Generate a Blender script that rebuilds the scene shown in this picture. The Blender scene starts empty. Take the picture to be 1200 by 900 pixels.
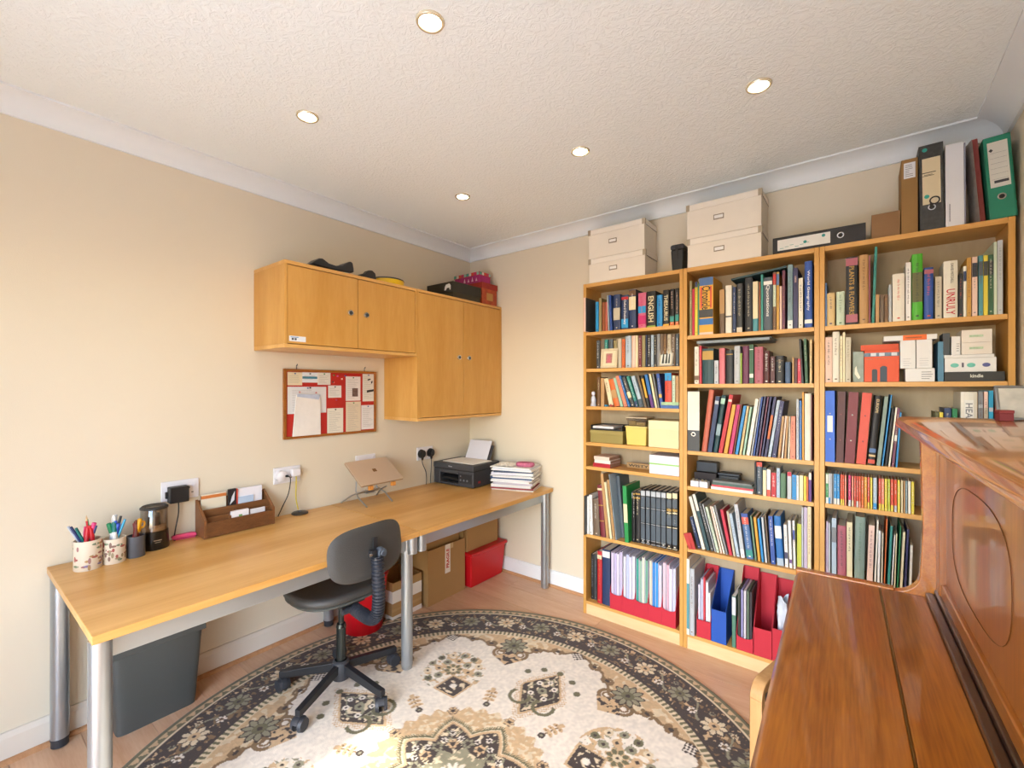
import bpy, bmesh, math, random
import numpy as np
from mathutils import Vector, Matrix, Euler
random.seed(7)
sc = bpy.context.scene
COL = sc.collection
# ------------------------------------------------------------------ camera
cam_d = bpy.data.cameras.new('camera')
cam = bpy.data.objects.new('camera', cam_d); COL.objects.link(cam)
cam.location = (2.507, -2.671, 1.382)
cam.rotation_euler = (math.radians(90), 0, math.radians(37.85))
cam_d.sensor_fit = 'HORIZONTAL'; cam_d.sensor_width = 36.0
cam_d.lens = 36.0 * 528.7 / 1200.0
cam_d.shift_y = 4.8 / 1200.0
cam_d.clip_start = 0.03
sc.camera = cam
# ------------------------------------------------------------------ world, sun, exposure
sc.view_settings.view_transform = 'Standard'; sc.view_settings.look = 'None'
sc.view_settings.gamma = 1.0; sc.view_settings.use_curve_mapping = False
sc.view_settings.exposure = 0.13
W = bpy.data.worlds.new('sky'); sc.world = W; W.use_nodes = True
wn = W.node_tree.nodes; wl = W.node_tree.links
bg = wn['Background']; sky = wn.new('ShaderNodeTexSky')
sky.sky_type = 'NISHITA'; sky.sun_disc = False
sky.sun_elevation = math.radians(44.2); sky.sun_rotation = math.radians(180)
sky.air_density = 1.0; sky.dust_density = 1.0; sky.ozone_density = 1.0
wl.new(sky.outputs[0], bg.inputs[0]); bg.inputs[1].default_value = 2.0
SUN = bpy.data.lights.new('sun', 'SUN'); SUN.energy = 7.0; SUN.angle = math.radians(1.2); SUN.color = (1, .96, .9)
so = bpy.data.objects.new('sun', SUN); COL.objects.link(so)
so.rotation_euler = (math.radians(90 - 44.2), 0, 0)       # travels towards +y and down
# daylight enters through the garden doors behind the camera: a portal in the opening
PD = bpy.data.lights.new('door_portal', 'AREA'); PD.shape = 'RECTANGLE'; PD.size = 1.95; PD.size_y = 2.0
PD.cycles.is_portal = True
po = bpy.data.objects.new('door_portal', PD); COL.objects.link(po)
po.location = (1.865, -3.52, 1.05); po.rotation_euler = (math.radians(90), 0, 0)
DOWNLIGHT_W = 5.0
RX, RY0, H = 2.97, -3.5, 2.47          # room: x 0..RX, y RY0..0
# ------------------------------------------------------------------ materials
def lin(c):
    if isinstance(c, str): c = tuple(int(c[i:i+2], 16) for i in (0, 2, 4))
    return tuple(((v/255)/12.92 if v/255 <= .04045 else ((v/255+.055)/1.055)**2.4) for v in c)
_m = {}
def mat(c, rough=.55, metal=0., var=.05, vs=14., bump=0., bs=60., coat=0., name=None, emit=None, trans=0., alpha=1.):
    key = (c, rough, metal, var, vs, bump, bs, coat, emit, trans, alpha)
    if key in _m: return _m[key]
    m = bpy.data.materials.new(name or 'mat_%s' % (c if isinstance(c, str) else '%02x%02x%02x' % c)); m.use_nodes = True
    n = m.node_tree.nodes; l = m.node_tree.links; b = n['Principled BSDF']
    L = lin(c)
    b.inputs['Roughness'].default_value = rough; b.inputs['Metallic'].default_value = metal
    tc = n.new('ShaderNodeTexCoord')
    if var > 0:
        nz = n.new('ShaderNodeTexNoise'); nz.inputs['Scale'].default_value = vs; nz.inputs['Detail'].default_value = 3
        l.new(tc.outputs['Object'], nz.inputs['Vector'])
        mx = n.new('ShaderNodeMix'); mx.data_type = 'RGBA'
        mx.inputs[6].default_value = (*[v*(1-var*1.6) for v in L], 1); mx.inputs[7].default_value = (*[min(1, v*(1+var*1.6)) for v in L], 1)
        l.new(nz.outputs[0], mx.inputs[0]); l.new(mx.outputs[2], b.inputs['Base Color'])
    else: b.inputs['Base Color'].default_value = (*L, 1)
    if bump > 0:
        n2 = n.new('ShaderNodeTexNoise'); n2.inputs['Scale'].default_value = bs; n2.inputs['Detail'].default_value = 4
        l.new(tc.outputs['Object'], n2.inputs['Vector'])
        bp = n.new('ShaderNodeBump'); bp.inputs['Strength'].default_value = bump; bp.inputs['Distance'].default_value = .004
        l.new(n2.outputs[0], bp.inputs['Height']); l.new(bp.outputs[0], b.inputs['Normal'])
    if coat: b.inputs['Coat Weight'].default_value = coat; b.inputs['Coat Roughness'].default_value = .06
    if emit: b.inputs['Emission Color'].default_value = (*L, 1); b.inputs['Emission Strength'].default_value = emit
    if trans: b.inputs['Transmission Weight'].default_value = trans; b.inputs['IOR'].default_value = 1.25
    if alpha < 1: b.inputs['Alpha'].default_value = alpha
    _m[key] = m
    return m
def wood(name, c1, c2, axis='x', rough=.4, scale=3., stretch=14., coat=0., rings=.35, bump=.05, var=None):
    m = bpy.data.materials.new(name); m.use_nodes = True
    n = m.node_tree.nodes; l = m.node_tree.links; b = n['Principled BSDF']
    tc = n.new('ShaderNodeTexCoord'); mp = n.new('ShaderNodeMapping')
    s = [stretch]*3; s['xyz'.index(axis)] = 1.0
    mp.inputs['Scale'].default_value = s
    if var:   # each plank shifted and tinted by its own random number
        oi = n.new('ShaderNodeObjectInfo'); vm = n.new('ShaderNodeVectorMath'); vm.operation = 'SCALE'
        vm.inputs[0].default_value = (7, 5, 3); l.new(oi.outputs['Random'], vm.inputs['Scale'])
        l.new(vm.outputs[0], mp.inputs['Location'])
    l.new(tc.outputs['Object'], mp.inputs['Vector'])
    n1 = n.new('ShaderNodeTexNoise'); n1.inputs['Scale'].default_value = scale; n1.inputs['Detail'].default_value = 6; n1.inputs['Distortion'].default_value = .6
    n2 = n.new('ShaderNodeTexNoise'); n2.inputs['Scale'].default_value = scale*7; n2.inputs['Detail'].default_value = 4
    l.new(mp.outputs[0], n1.inputs['Vector']); l.new(mp.outputs[0], n2.inputs['Vector'])
    ma = n.new('ShaderNodeMath'); ma.operation = 'MULTIPLY_ADD'; ma.inputs[1].default_value = rings
    l.new(n2.outputs[0], ma.inputs[0]); 
    m3 = n.new('ShaderNodeMath'); m3.operation = 'MULTIPLY'; m3.inputs[1].default_value = 1-rings
    l.new(n1.outputs[0], m3.inputs[0]); l.new(m3.outputs[0], ma.inputs[2])
    cr = n.new('ShaderNodeValToRGB'); cr.color_ramp.elements[0].position = .33; cr.color_ramp.elements[1].position = .66
    cr.color_ramp.elements[0].color = (*lin(c1), 1); cr.color_ramp.elements[1].color = (*lin(c2), 1)
    l.new(ma.outputs[0], cr.inputs[0]); out = cr.outputs[0]
    if var:
        hs = n.new('ShaderNodeHueSaturation'); mr = n.new('ShaderNodeMapRange')
        mr.inputs['To Min'].default_value = 1-var; mr.inputs['To Max'].default_value = 1+var
        l.new(oi.outputs['Random'], mr.inputs['Value']); l.new(mr.outputs[0], hs.inputs['Value']); l.new(out, hs.inputs['Color']); out = hs.outputs[0]
    l.new(out, b.inputs['Base Color'])
    b.inputs['Roughness'].default_value = rough
    if coat: b.inputs['Coat Weight'].default_value = coat; b.inputs['Coat Roughness'].default_value = .05
    if bump:
        bp = n.new('ShaderNodeBump'); bp.inputs['Strength'].default_value = bump; bp.inputs['Distance'].default_value = .002
        l.new(n2.outputs[0], bp.inputs['Height']); l.new(bp.outputs[0], b.inputs['Normal'])
    return m
# ------------------------------------------------------------------ mesh builder
class G:
    def __init__(s): s.v = []; s.f = []
    def add(s, vs, fs):
        k = len(s.v); s.v += [tuple(p) for p in vs]; s.f += [tuple(i+k for i in f) for f in fs]; return s
    def box(s, x0, y0, z0, x1, y1, z1):
        return s.add([(x0,y0,z0),(x1,y0,z0),(x1,y1,z0),(x0,y1,z0),(x0,y0,z1),(x1,y0,z1),(x1,y1,z1),(x0,y1,z1)],
                     [(0,3,2,1),(4,5,6,7),(0,1,5,4),(1,2,6,5),(2,3,7,6),(3,0,4,7)])
    def frus(s, a, b, z0, z1):   # a, b = (x0,y0,x1,y1) rectangles at z0 and z1
        return s.add([(a[0],a[1],z0),(a[2],a[1],z0),(a[2],a[3],z0),(a[0],a[3],z0),(b[0],b[1],z1),(b[2],b[1],z1),(b[2],b[3],z1),(b[0],b[3],z1)],
                     [(0,3,2,1),(4,5,6,7),(0,1,5,4),(1,2,6,5),(2,3,7,6),(3,0,4,7)])
    def cyl(s, p0, p1, r0, r1=None, n=16):
        r1 = r0 if r1 is None else r1
        p0, p1 = Vector(p0), Vector(p1); d = (p1-p0).normalized()
        u = d.orthogonal().normalized(); w = d.cross(u); vs = []
        for p, r in ((p0, r0), (p1, r1)):
            for i in range(n):
                a = 2*math.pi*i/n; vs.append(p + u*(r*math.cos(a)) + w*(r*math.sin(a)))
        return s.add(vs, [(i, (i+1) % n, n+(i+1) % n, n+i) for i in range(n)] + [tuple(range(n-1, -1, -1)), tuple(range(n, 2*n))])
    def tube(s, pts, r, n=8, rs=None):
        pts = [Vector(p) for p in pts]; vs = []; prev = None
        for i, p in enumerate(pts):
            d = (pts[min(i+1, len(pts)-1)] - pts[max(i-1, 0)]).normalized()
            if prev is None: u = d.orthogonal().normalized()
            else:
                u = prev - d*prev.dot(d); u = u.normalized() if u.length > 1e-6 else d.orthogonal().normalized()
            prev = u; w = d.cross(u); rr = rs[i] if rs else r
            for k in range(n):
                a = 2*math.pi*k/n; vs.append(p + u*(rr*math.cos(a)) + w*(rr*math.sin(a)))
        m = len(pts)
        fs = [(i*n+k, i*n+(k+1) % n, (i+1)*n+(k+1) % n, (i+1)*n+k) for i in range(m-1) for k in range(n)]
        return s.add(vs, fs + [tuple(range(n-1, -1, -1)), tuple(range((m-1)*n, m*n))])
    def prism(s, poly, axis, lo, hi):     # poly = 2-D points in the plane across axis (in the order of the two other axes)
        n = len(poly); vs = []
        for t in (lo, hi):
            for a, b in poly: vs.append({'x': (t, a, b), 'y': (a, t, b), 'z': (a, b, t)}[axis])
        return s.add(vs, [(i, (i+1) % n, n+(i+1) % n, n+i) for i in range(n)] + [tuple(range(n-1, -1, -1)), tuple(range(n, 2*n))])
    def lathe(s, prof, c=(0, 0), n=24, closed=False):   # prof = [(r, z)]
        vs = [(c[0]+r*math.cos(2*math.pi*i/n), c[1]+r*math.sin(2*math.pi*i/n), z) for r, z in prof for i in range(n)]
        m = len(prof)
        fs = [(j*n+i, j*n+(i+1) % n, ((j+1) % m)*n+(i+1) % n, ((j+1) % m)*n+i) for j in range(m if closed else m-1) for i in range(n)]
        if not closed: fs += [tuple(range(n-1, -1, -1)), tuple(range((m-1)*n, m*n))]
        return s.add(vs, fs)
    def grid(s, P):      # P[i][j] -> point
        a, b = len(P), len(P[0])
        return s.add([p for r in P for p in r], [(i*b+j, i*b+j+1, (i+1)*b+j+1, (i+1)*b+j) for i in range(a-1) for j in range(b-1)])
    def xf(s, M):
        s.v = [tuple(M @ Vector(p)) for p in s.v]; return s
    def mesh(s, name, m, smooth=False):
        me = bpy.data.meshes.new(name); me.from_pydata(s.v, [], s.f)
        bm = bmesh.new(); bm.from_mesh(me); bmesh.ops.recalc_face_normals(bm, faces=bm.faces); bm.to_mesh(me); bm.free()
        if m: me.materials.append(m)
        if smooth:
            me.polygons.foreach_set('use_smooth', [True]*len(me.polygons))
            try: me.set_sharp_from_angle(angle=math.radians(40))
            except Exception: pass
        return me
def link(name, me, parent=None, loc=None, rot=None):
    o = bpy.data.objects.new(name, me); COL.objects.link(o)
    if parent: o.parent = parent
    if loc: o.location = loc
    if rot: o.rotation_euler = rot
    return o
def part(parent, name, g, m, bev=0, smooth=False, label=None, kind=None, seg=2, loc=None, rot=None):
    if name in ('spine_print', 'print', 'metal_corner', 'hook', 'output_tray', 'button', 'partition', 'castor', 'contents', 'figures', 'pin_slots', 'cabinet_body'): kind = 'stuff' if name not in ('cabinet_body', 'castor') else None
    o = link(name, g if isinstance(g, bpy.types.Mesh) else g.mesh(name, m, smooth or bev > 0), parent, loc, rot)
    if bev:
        b = o.modifiers.new('b', 'BEVEL'); b.width = bev; b.segments = seg; b.limit_method = 'ANGLE'; b.angle_limit = math.radians(35); b.harden_normals = True
    if label: o['label'] = label
    if kind: o['kind'] = kind
    return o
def tag(o, label, cat, group=None):
    assert 4 <= len(label.replace(',', ' ').split()) <= 16, label
    o['label'] = label; o['category'] = cat
    if group: o['group'] = group
    return o
def thing(name, label, cat, loc=(0, 0, 0), rz=0, group=None, rot=None):
    o = bpy.data.objects.new(name, None); COL.objects.link(o); o.location = loc; o.empty_display_size = .05
    o.rotation_euler = rot if rot else (0, 0, rz)
    return tag(o, label, cat, group)
def solo(name, g, m, label, cat, loc=(0, 0, 0), rz=0, group=None, bev=0, smooth=False, rot=None, seg=2):
    o = part(None, name, g, m, bev, smooth, seg=seg); o.location = loc; o.rotation_euler = rot if rot else (0, 0, rz)
    return tag(o, label, cat, group)
def struct(name, g, m, parent=None, bev=0, smooth=False):
    o = part(parent, name, g, m, bev, smooth)
    if parent is None: o['kind'] = 'structure'
    return o
_tx = {}
def text(parent, name, body, fit, m, origin, right, up, height=None, bold=0.):
    """flat lettering: its box centred on origin, running along right, letters upright along up; fit = (length, height)"""
    k = (body, bold)
    if k not in _tx:
        cu = bpy.data.curves.new('t', 'FONT'); cu.body = body; cu.size = 1; cu.resolution_u = 2; cu.align_x = 'CENTER'; cu.align_y = 'CENTER'; cu.offset = bold; cu.extrude = .004; cu.fill_mode = 'BOTH'
        ob = bpy.data.objects.new('t', cu); COL.objects.link(ob); bpy.context.view_layer.update()
        me = bpy.data.meshes.new_from_object(ob); bpy.data.objects.remove(ob)
        xs = [v.co.x for v in me.vertices]; ys = [v.co.y for v in me.vertices]
        cx, cy = (min(xs)+max(xs))/2, (min(ys)+max(ys))/2
        for v in me.vertices: v.co.x -= cx; v.co.y -= cy
        _tx[k] = (me, max(xs)-min(xs), max(ys)-min(ys))
    me, w, h = _tx[k]
    me = me.copy(); me.materials.clear(); me.materials.append(m); me.name = name
    R_, U_ = Vector(right).normalized(), Vector(up).normalized(); N_ = R_.cross(U_)
    s1, s2 = fit[0]/w, fit[1]/h
    for v in me.vertices:
        p = R_*(v.co.x*s1) + U_*(v.co.y*s2) + N_*(v.co.z*.06)
        v.co = p + Vector(origin)
    return link(name, me, parent)
# ================================================================== SETTING
WALL = mat('dfd3bc', .85, 0, .012, 2.5, .12, 300, name='cream_emulsion')
CEIL = bpy.data.materials.new('textured_white_ceiling'); CEIL.use_nodes = True
_n = CEIL.node_tree.nodes; _l = CEIL.node_tree.links; _b = _n['Principled BSDF']
_b.inputs['Base Color'].default_value = (*lin('ecf1ef'), 1); _b.inputs['Roughness'].default_value = .9
_tc = _n.new('ShaderNodeTexCoord')
_v = _n.new('ShaderNodeTexNoise'); _v.inputs['Scale'].default_value = 30; _v.inputs['Detail'].default_value = 5; _v.inputs['Distortion'].default_value = 2.2
_l.new(_tc.outputs['Object'], _v.inputs['Vector'])
_r = _n.new('ShaderNodeValToRGB'); _r.color_ramp.elements[0].position = .44; _r.color_ramp.elements[1].position = .58
_l.new(_v.outputs[0], _r.inputs[0])
_bp = _n.new('ShaderNodeBump'); _bp.inputs['Strength'].default_value = .32; _bp.inputs['Distance'].default_value = .006
_l.new(_r.outputs[0], _bp.inputs['Height']); _l.new(_bp.outputs[0], _b.inputs['Normal'])
WHITE = mat('e9e8e6', .5, 0, .01, 5, name='white_gloss_paint')
COVE = mat('e6eaea', .7, 0, .01, 5, name='white_coving')
T = .12
struct('wall_left', G().box(-T, RY0-T, 0, 0, T, H+.02), WALL)
struct('wall_back', G().box(0, 0, 0, RX, T, H+.02), WALL)
struct('wall_right', G().box(RX, RY0-T, 0, RX+T, T, H+.02), WALL)
DX0, DX1, DZ = .89, 2.84, 2.05          # garden door opening in the wall behind the camera
struct('wall_front', G().box(0, RY0-T, 0, DX0, RY0, H+.02).box(DX1, RY0-T, 0, RX, RY0, H+.02).box(DX0, RY0-T, DZ, DX1, RY0, H+.02), WALL)
struct('ceiling', G().box(-T, RY0-T, H, RX+T, T, H+.12), CEIL)
# garden doors
dr = bpy.data.objects.new('door_1', None); COL.objects.link(dr); dr['kind'] = 'structure'; dr.location = (DX0, RY0-.06, 0)
UP = mat('eceef0', .35, name='white_upvc'); w_ = DX1-DX0
part(dr, 'door_frame', G().box(0, -.035, .0, .05, .035, DZ).box(w_-.05, -.035, 0, w_, .035, DZ).box(.05, -.035, DZ-.05, w_-.05, .035, DZ).box(.05, -.035, 0, w_-.05, .035, .06).box(w_/2-.045, -.035, .06, w_/2+.045, .035, DZ-.05), UP, bev=.004)
def thin_glass(name, tint=(1, 1, 1), amount=.06, rough=.02):
    m = bpy.data.materials.new(name); m.use_nodes = True; n = m.node_tree.nodes; l = m.node_tree.links; n.remove(n['Principled BSDF'])
    tr = n.new('ShaderNodeBsdfTransparent'); tr.inputs[0].default_value = (*tint, 1); gl = n.new('ShaderNodeBsdfGlossy'); gl.inputs['Roughness'].default_value = rough
    mx = n.new('ShaderNodeMixShader'); mx.inputs[0].default_value = amount
    l.new(tr.outputs[0], mx.inputs[1]); l.new(gl.outputs[0], mx.inputs[2]); l.new(mx.outputs[0], n['Material Output'].inputs[0])
    return m
GL = thin_glass('clear_glass')
for k in (0, 1):
    a = .05 if k == 0 else w_/2+.045
    part(dr, 'pane', G().box(a, -.003, .06, a+w_/2-.095, .003, DZ-.05), GL)
part(dr, 'door_handle', G().box(w_/2-.015, .035, .98, w_/2+.015, .043, 1.2).box(w_/2-.012, .043, 1.08, w_/2+.1, .06, 1.1), mat('c9ccd0', .3, 1.), bev=.003)
struct('patio', G().box(-3, -9, -.12, 6, RY0-T, -.02), mat('cfcecb', .9, 0, .05, 3, .3, 30, name='patio_slabs'))
# coving: concave profile on all four walls, mitred
c, dz = .1, .075
prof = []
for i in range(9):
    a = math.pi/2*i/8; prof.append((c - (c-.012)*math.sin(a) - 0.0, H-dz+.008 + (dz-.016)*(1-math.cos(a))))
prof = [(0.0, H-dz), (.012, H-dz)] + prof[::-1] + [(c, H-.008), (c, H), (0, H)]
prof = [(0, H), (0, H-dz), (.012, H-dz)]
for i in range(9):
    a = math.pi/2*i/8; prof.append((.012+(c-.018)*(1-math.cos(a)), H-dz+.004+(dz-.012)*math.sin(a)))
prof += [(c, H-.008), (c, H)]
def cornice(name, p0, p1, inw, d0, d1):
    g = G(); p0 = Vector(p0); p1 = Vector(p1); t = (p1-p0).normalized(); inw = Vector(inw); n = len(prof); vs = []
    for p, sgn in ((p0, 1), (p1, -1)):
        for o_, z in prof: q = p + inw*o_ + t*(o_*sgn); vs.append((q.x, q.y, z))
    g.add(vs, [(i, (i+1) % n, n+(i+1) % n, n+i) for i in range(n)] + [tuple(range(n)), tuple(range(2*n-1, n-1, -1))])
    struct(name, g, COVE, smooth=True)
cornice('trim_1', (0, RY0, 0), (0, 0, 0), (1, 0, 0), 1, 1)
cornice('trim_2', (0, 0, 0), (RX, 0, 0), (0, -1, 0), 1, 1)
cornice('trim_3', (RX, 0, 0), (RX, RY0, 0), (-1, 0, 0), 1, 1)
cornice('trim_4', (RX, RY0, 0), (0, RY0, 0), (0, 1, 0), 1, 1)
# skirting and wooden quadrant beading
SK = .012
struct('baseboard_left', G().prism([(0, 0), (SK+.004, 0), (SK+.004, .09), (SK, .1), (SK-.004, .108), (0, .11)], 'y', RY0, 0), mat('ddd3c4', .5, 0, .01, 5, name='cream_gloss_paint'))
struct('baseboard_back', G().prism([(0, 0), (-SK-.004, 0), (-SK-.004, .09), (-SK, .1), (-SK+.004, .108), (0, .11)], 'x', SK+.004, 1.145), WHITE)
BEAD = wood('beech_beading', 'b07c50', 'c69468', 'x', .45)
q = [(0, 0)] + [(.016*math.cos(a), .016*math.sin(a)) for a in [math.pi/2*i/5 for i in range(6)]]
struct('trim_5', G().prism([(SK+.004+a, b) for a, b in q], 'y', RY0, -SK-.004), BEAD, smooth=True)
struct('trim_6', G().prism([(-SK-.004-a, b) for a, b in q], 'x', SK+.004, 1.145), BEAD, smooth=True)
# floor: laminate boards, each one a piece
fl = struct('floor', G().box(-T, RY0-T, -.12, RX+T, T, -.009), mat('8a6a4a', .8))
FW = wood('pale_beech_laminate', 'cfa07a', 'e0ba96', 'x', .38, 2.2, 9., rings=.4, bump=.02, var=.07)
pw, row, y = .192, 0, 0.0
xs0 = [.55, -.1, .95, .25, 1.2]
while y > RY0+.001:
    y1 = max(y-pw, RY0); x = 0.0; nx = xs0[row % 5] if xs0[row % 5] > .1 else 1.28
    while x < RX-.001:
        x1 = min(nx, RX)
        part(fl, 'plank', G().box(x+.0006, y1+.0006, -.009, x1-.0006, y-.0006, 0), FW, bev=.0008, seg=1)
        x = x1; nx = x1+1.28
    y = y1; row += 1
# ceiling downlights
RING = mat('e8dcc0', .25, .6, 0, name='downlight_ring'); LENS = mat('fff0d0', .4, 0, 0, emit=14., name='lamp_glass')
LBL = ['nearest the camera over the middle of the room', 'near the left wall, closest to camera', 'middle one of the far row', 'far row, above the wall cabinets', 'far row, in front of the right bookcase', 'out of view above the piano']
for k, (lx, ly) in enumerate([(1.494, -1.763), (.753, -1.748), (1.484, -.843), (.715, -.822), (2.212, -.846), (2.23, -1.76)]):
    t = thing('ceiling_light', 'round recessed ceiling downlight, ' + LBL[k], 'ceiling light', (lx, ly, H), group='recessed ceiling downlights')
    part(t, 'ring', G().lathe([(.031, -.001), (.034, -.006), (.040, -.0065), (.043, -.002), (.043, 0), (.031, 0)], n=32, closed=True), RING, smooth=True)
    part(t, 'lamp', G().lathe([(.0305, -.0002), (.0305, -.004), (.012, -.0055)], n=24), LENS, smooth=True)
    L_ = bpy.data.lights.new('downlight_beam', 'SPOT'); L_.energy = DOWNLIGHT_W; L_.color = (1, .9, .76); L_.spot_size = math.radians(130); L_.spot_blend = .9; L_.shadow_soft_size = .03
    lo = bpy.data.objects.new('beam', L_); COL.objects.link(lo); lo.parent = t; lo.location = (0, 0, -.04)
# rug
def make_rug():
    cx, cy, R = 1.362, -1.54, 1.2
    N = 500
    a = np.linspace(-1, 1, N); A, B = np.meshgrid(a, a, indexing='ij')
    r = np.where(np.abs(A) > np.abs(B), np.abs(A), np.abs(B)) * R
    with np.errstate(divide='ignore', invalid='ignore'):
        th = np.where(np.abs(A) > np.abs(B), np.where(A >= 0, 0, np.pi) + np.pi/4*np.where(A != 0, B/np.where(A == 0, 1, A), 0),
                      np.where(B != 0, np.pi/2*np.sign(B) - np.pi/4*A/np.where(B == 0, 1, B), 0))
    X, Y = r*np.cos(th), r*np.sin(th)
    hexc = lambda h: np.array([int(h[i:i+2], 16) for i in (0, 2, 4)], float)
    CR, TAN, DK, GR, BE, OL, MB = map(hexc, ('e6dccb', 'cbab80', '3c2e25', '8f8a6e', 'dccaa6', '6a6444', '80643f'))
    img = np.zeros((N, N, 3)); img[:] = CR
    def put(mask, c): img[mask] = c
    deg = np.degrees(np.arctan2(Y, X)) % 360
    def fold(p, off=0):   # degrees from the nearest multiple of p
        d = (deg-off) % p; return np.where(d > p/2, d-p, d)
    rng = np.random.RandomState(3)
    nz = rng.rand(160, 160)
    def noise(s):
        u = ((X+2)*s) % 159; v = ((Y+2)*s) % 159; i = u.astype(int); j = v.astype(int); fu, fv = u-i, v-j
        return nz[i, j]*(1-fu)*(1-fv)+nz[i+1, j]*fu*(1-fv)+nz[i, j+1]*(1-fu)*fv+nz[i+1, j+1]*fu*fv
    f8 = fold(45); af = np.abs(f8)                       # 0 at star tips, 22.5 between
    # local frames: motif at angle k*p+off, radius rc -> (u tangential, v radial-out)
    def loc(p, off, rc):
        d = np.radians(fold(p, off)); return r*np.sin(d), r*np.cos(d)-rc
    def flower(p, off, rc, rad, col, heart=None, n=8, ring=None):
        u, v = loc(p, off, rc); q = np.hypot(u, v); t = np.arctan2(v, u); e = rad*(.86+.14*np.cos(n*t))
        if ring is not None: put(q < e*1.14, ring)
        put(q < e, col); put((q < e) & (np.cos(n*t) < -.8) & (q > rad*.4), ring if ring is not None else DK)
        if heart is not None: put(q < rad*.42, heart); put(q < rad*.16, DK)
    # field outside the white: tan
    rb = np.interp(af, [0, 5, 11, 16, 22.5], [.93, .88, .855, .80, .755])
    put(r > rb, TAN); m = (r > rb) & (noise(45) > .6); put(m, BE)
    wob = .008*np.sin(np.radians(deg*64))
    put(np.abs(r-rb-wob) < .009, MB)
    for o_ in (7, -7, 14, -14):
        u, v = loc(45, o_, .875 if abs(o_) == 7 else .835); q = np.hypot(u*1.0, v*1.3); put((q < .035) & (noise(70) > .35), MB); put((q < .012), DK)
    u, v = loc(45, 0, .90); put((np.abs(u)+np.abs(v) < .045) & ((np.floor(u*90)+np.floor(v*90)) % 2 == 0), DK)
    # scrolls + green flower between the tips
    u, v = loc(45, 22.5, .74)
    for s_ in (-1, 1):
        q = np.hypot(u-s_*.052, v-.02); put(np.abs(q-.036) < .009, MB); put((np.abs(q-.018) < .005), MB)
    put((np.abs(u)*.8+np.abs(v+.02) < .06), TAN); put((np.abs(u)*.8+np.abs(v+.02) < .06) & (noise(75) > .55), DK)
    flower(45, 22.5, .835, .068, GR, OL, 10, DK)
    # round bouquets on the 45 degree odd axes
    u, v = loc(90, 45, .60); q = np.hypot(u, v)
    m = (q < .155) & (noise(60) > .62); put(m, TAN); put((q < .15) & (noise(90) > .78), GR)
    for k in range(9):
        t = math.radians(200-k*27.5); uu, vv = u-.125*math.cos(t), v-.125*math.sin(t)-.0; qq = np.hypot(uu, vv)
        put(qq < .019, (GR, BE, OL)[k % 3]); put(qq < .007, DK)
    for k in range(6):
        t = math.radians(200-k*44); uu, vv = u-.075*math.cos(t), v-.075*math.sin(t); qq = np.hypot(uu, vv); put(qq < .021, (TAN, GR)[k % 2]); put(qq < .008, DK)
    flower(90, 45, .605, .045, OL, BE, 8, TAN)
    u, v = loc(90, 45, .485); s_ = np.abs(u)*.9+np.abs(v); put(s_ < .085, TAN); put(s_ < .072, DK); put((s_ < .065) & (noise(85) > .66), BE); put(np.hypot(u, v) < .016, CR)
    # dark shields on the 90 degree axes
    u, v = loc(90, 0, .565); au = np.abs(u)
    sh = np.maximum(au*1.15+np.maximum(v, 0)*.75, au+np.maximum(-v, 0)*.62)
    put((sh < .145) & (np.sin(au*420)*np.sin(v*420) > .2), TAN)
    put(sh < .118, TAN); put(sh < .106, DK); put((sh < .10) & (noise(70) > .62), BE); put((sh < .10) & (noise(50) > .74), GR)
    put((np.abs(sh-.072) < .004), GR)
    for uu, vv, rr, cc in ((0, .0, .022, GR), (.04, .04, .014, CR), (-.04, .04, .014, CR), (.035, -.04, .014, CR), (-.035, -.04, .014, CR), (0, .07, .013, CR), (0, -.075, .016, GR)):
        qq = np.hypot(u-uu, v-vv); put(qq < rr, cc); put(qq < rr*.4, DK)
    q = np.hypot(au-.062, v+.085); put((np.abs(q-.045) < .008) & (v < -.06), OL); 
    for k in range(5):
        t = math.radians(90+(k-2)*30); qq = np.hypot(u-.155*math.cos(t), v-.155*math.sin(t)); put(qq < .016, OL)
    # sprigs
    u, v = loc(45, 22.5, .42); put((np.abs(u) < .003) & (np.abs(v) < .055), MB); put(np.hypot(u, v-.055) < .012, TAN)
    for vv in (-.02, .005, .03):
        for s_ in (-1, 1):
            put(np.hypot((u-s_*.018)+(v-vv)*s_*.6, (v-vv-.008)*1.3) < .0135, TAN); put(np.hypot((u-s_*.014), (v-vv-.006)) < .004, MB)
    put(np.hypot(u, v+.045) < .015, DK); put(np.hypot(u, v+.045) < .006, GR)
    # centre medallion
    rs = .335+.012*np.cos(np.radians(deg*32))
    m = (r < rs); put(m, TAN); put(m & (noise(80) > .62), BE)
    flower(45, 0, .325, .022, TAN, DK, 6, DK)
    st = np.interp(af, [0, 22.5], [.285, .212]); zz = .006*np.sign(np.sin(np.radians(deg*200)))
    put(r < st+zz, OL); put(r < st-.016, BE); put(r < st-.022, TAN); put(r < st-.036, DK)
    m = r < st-.04; put(m & (noise(85) > .70), BE); put(m & (noise(60) > .78), GR)
    for k_, rr, cc in ((0, .20, CR), (22.5, .15, GR), (0, .145, TAN), (11, .17, CR), (-11, .17, CR)): flower(45, k_, rr, .014 if rr > .16 else .024, cc, DK, 6)
    s2 = np.interp(af, [0, 22.5], [.095, .13]); put(r < s2, GR); put((r < s2) & (noise(80) > .7), BE)
    q = r; e = .06*(.8+.2*np.cos(np.radians(deg*12))); put(q < e, CR); put(q < .03, TAN); put(q < .014, DK)
    # border
    put(r > .925, BE); put((r > .93) & (r < .955) & ((np.floor(deg*1.4)) % 2 == 0), OL); put((r > .955) & (r < .963), DK)
    put((r > .963) & (r < 1.145), DK)
    m = (r > .97) & (r < 1.14); put(m & (noise(75) > .70), MB); put(m & (noise(65) > .80), TAN)
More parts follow.
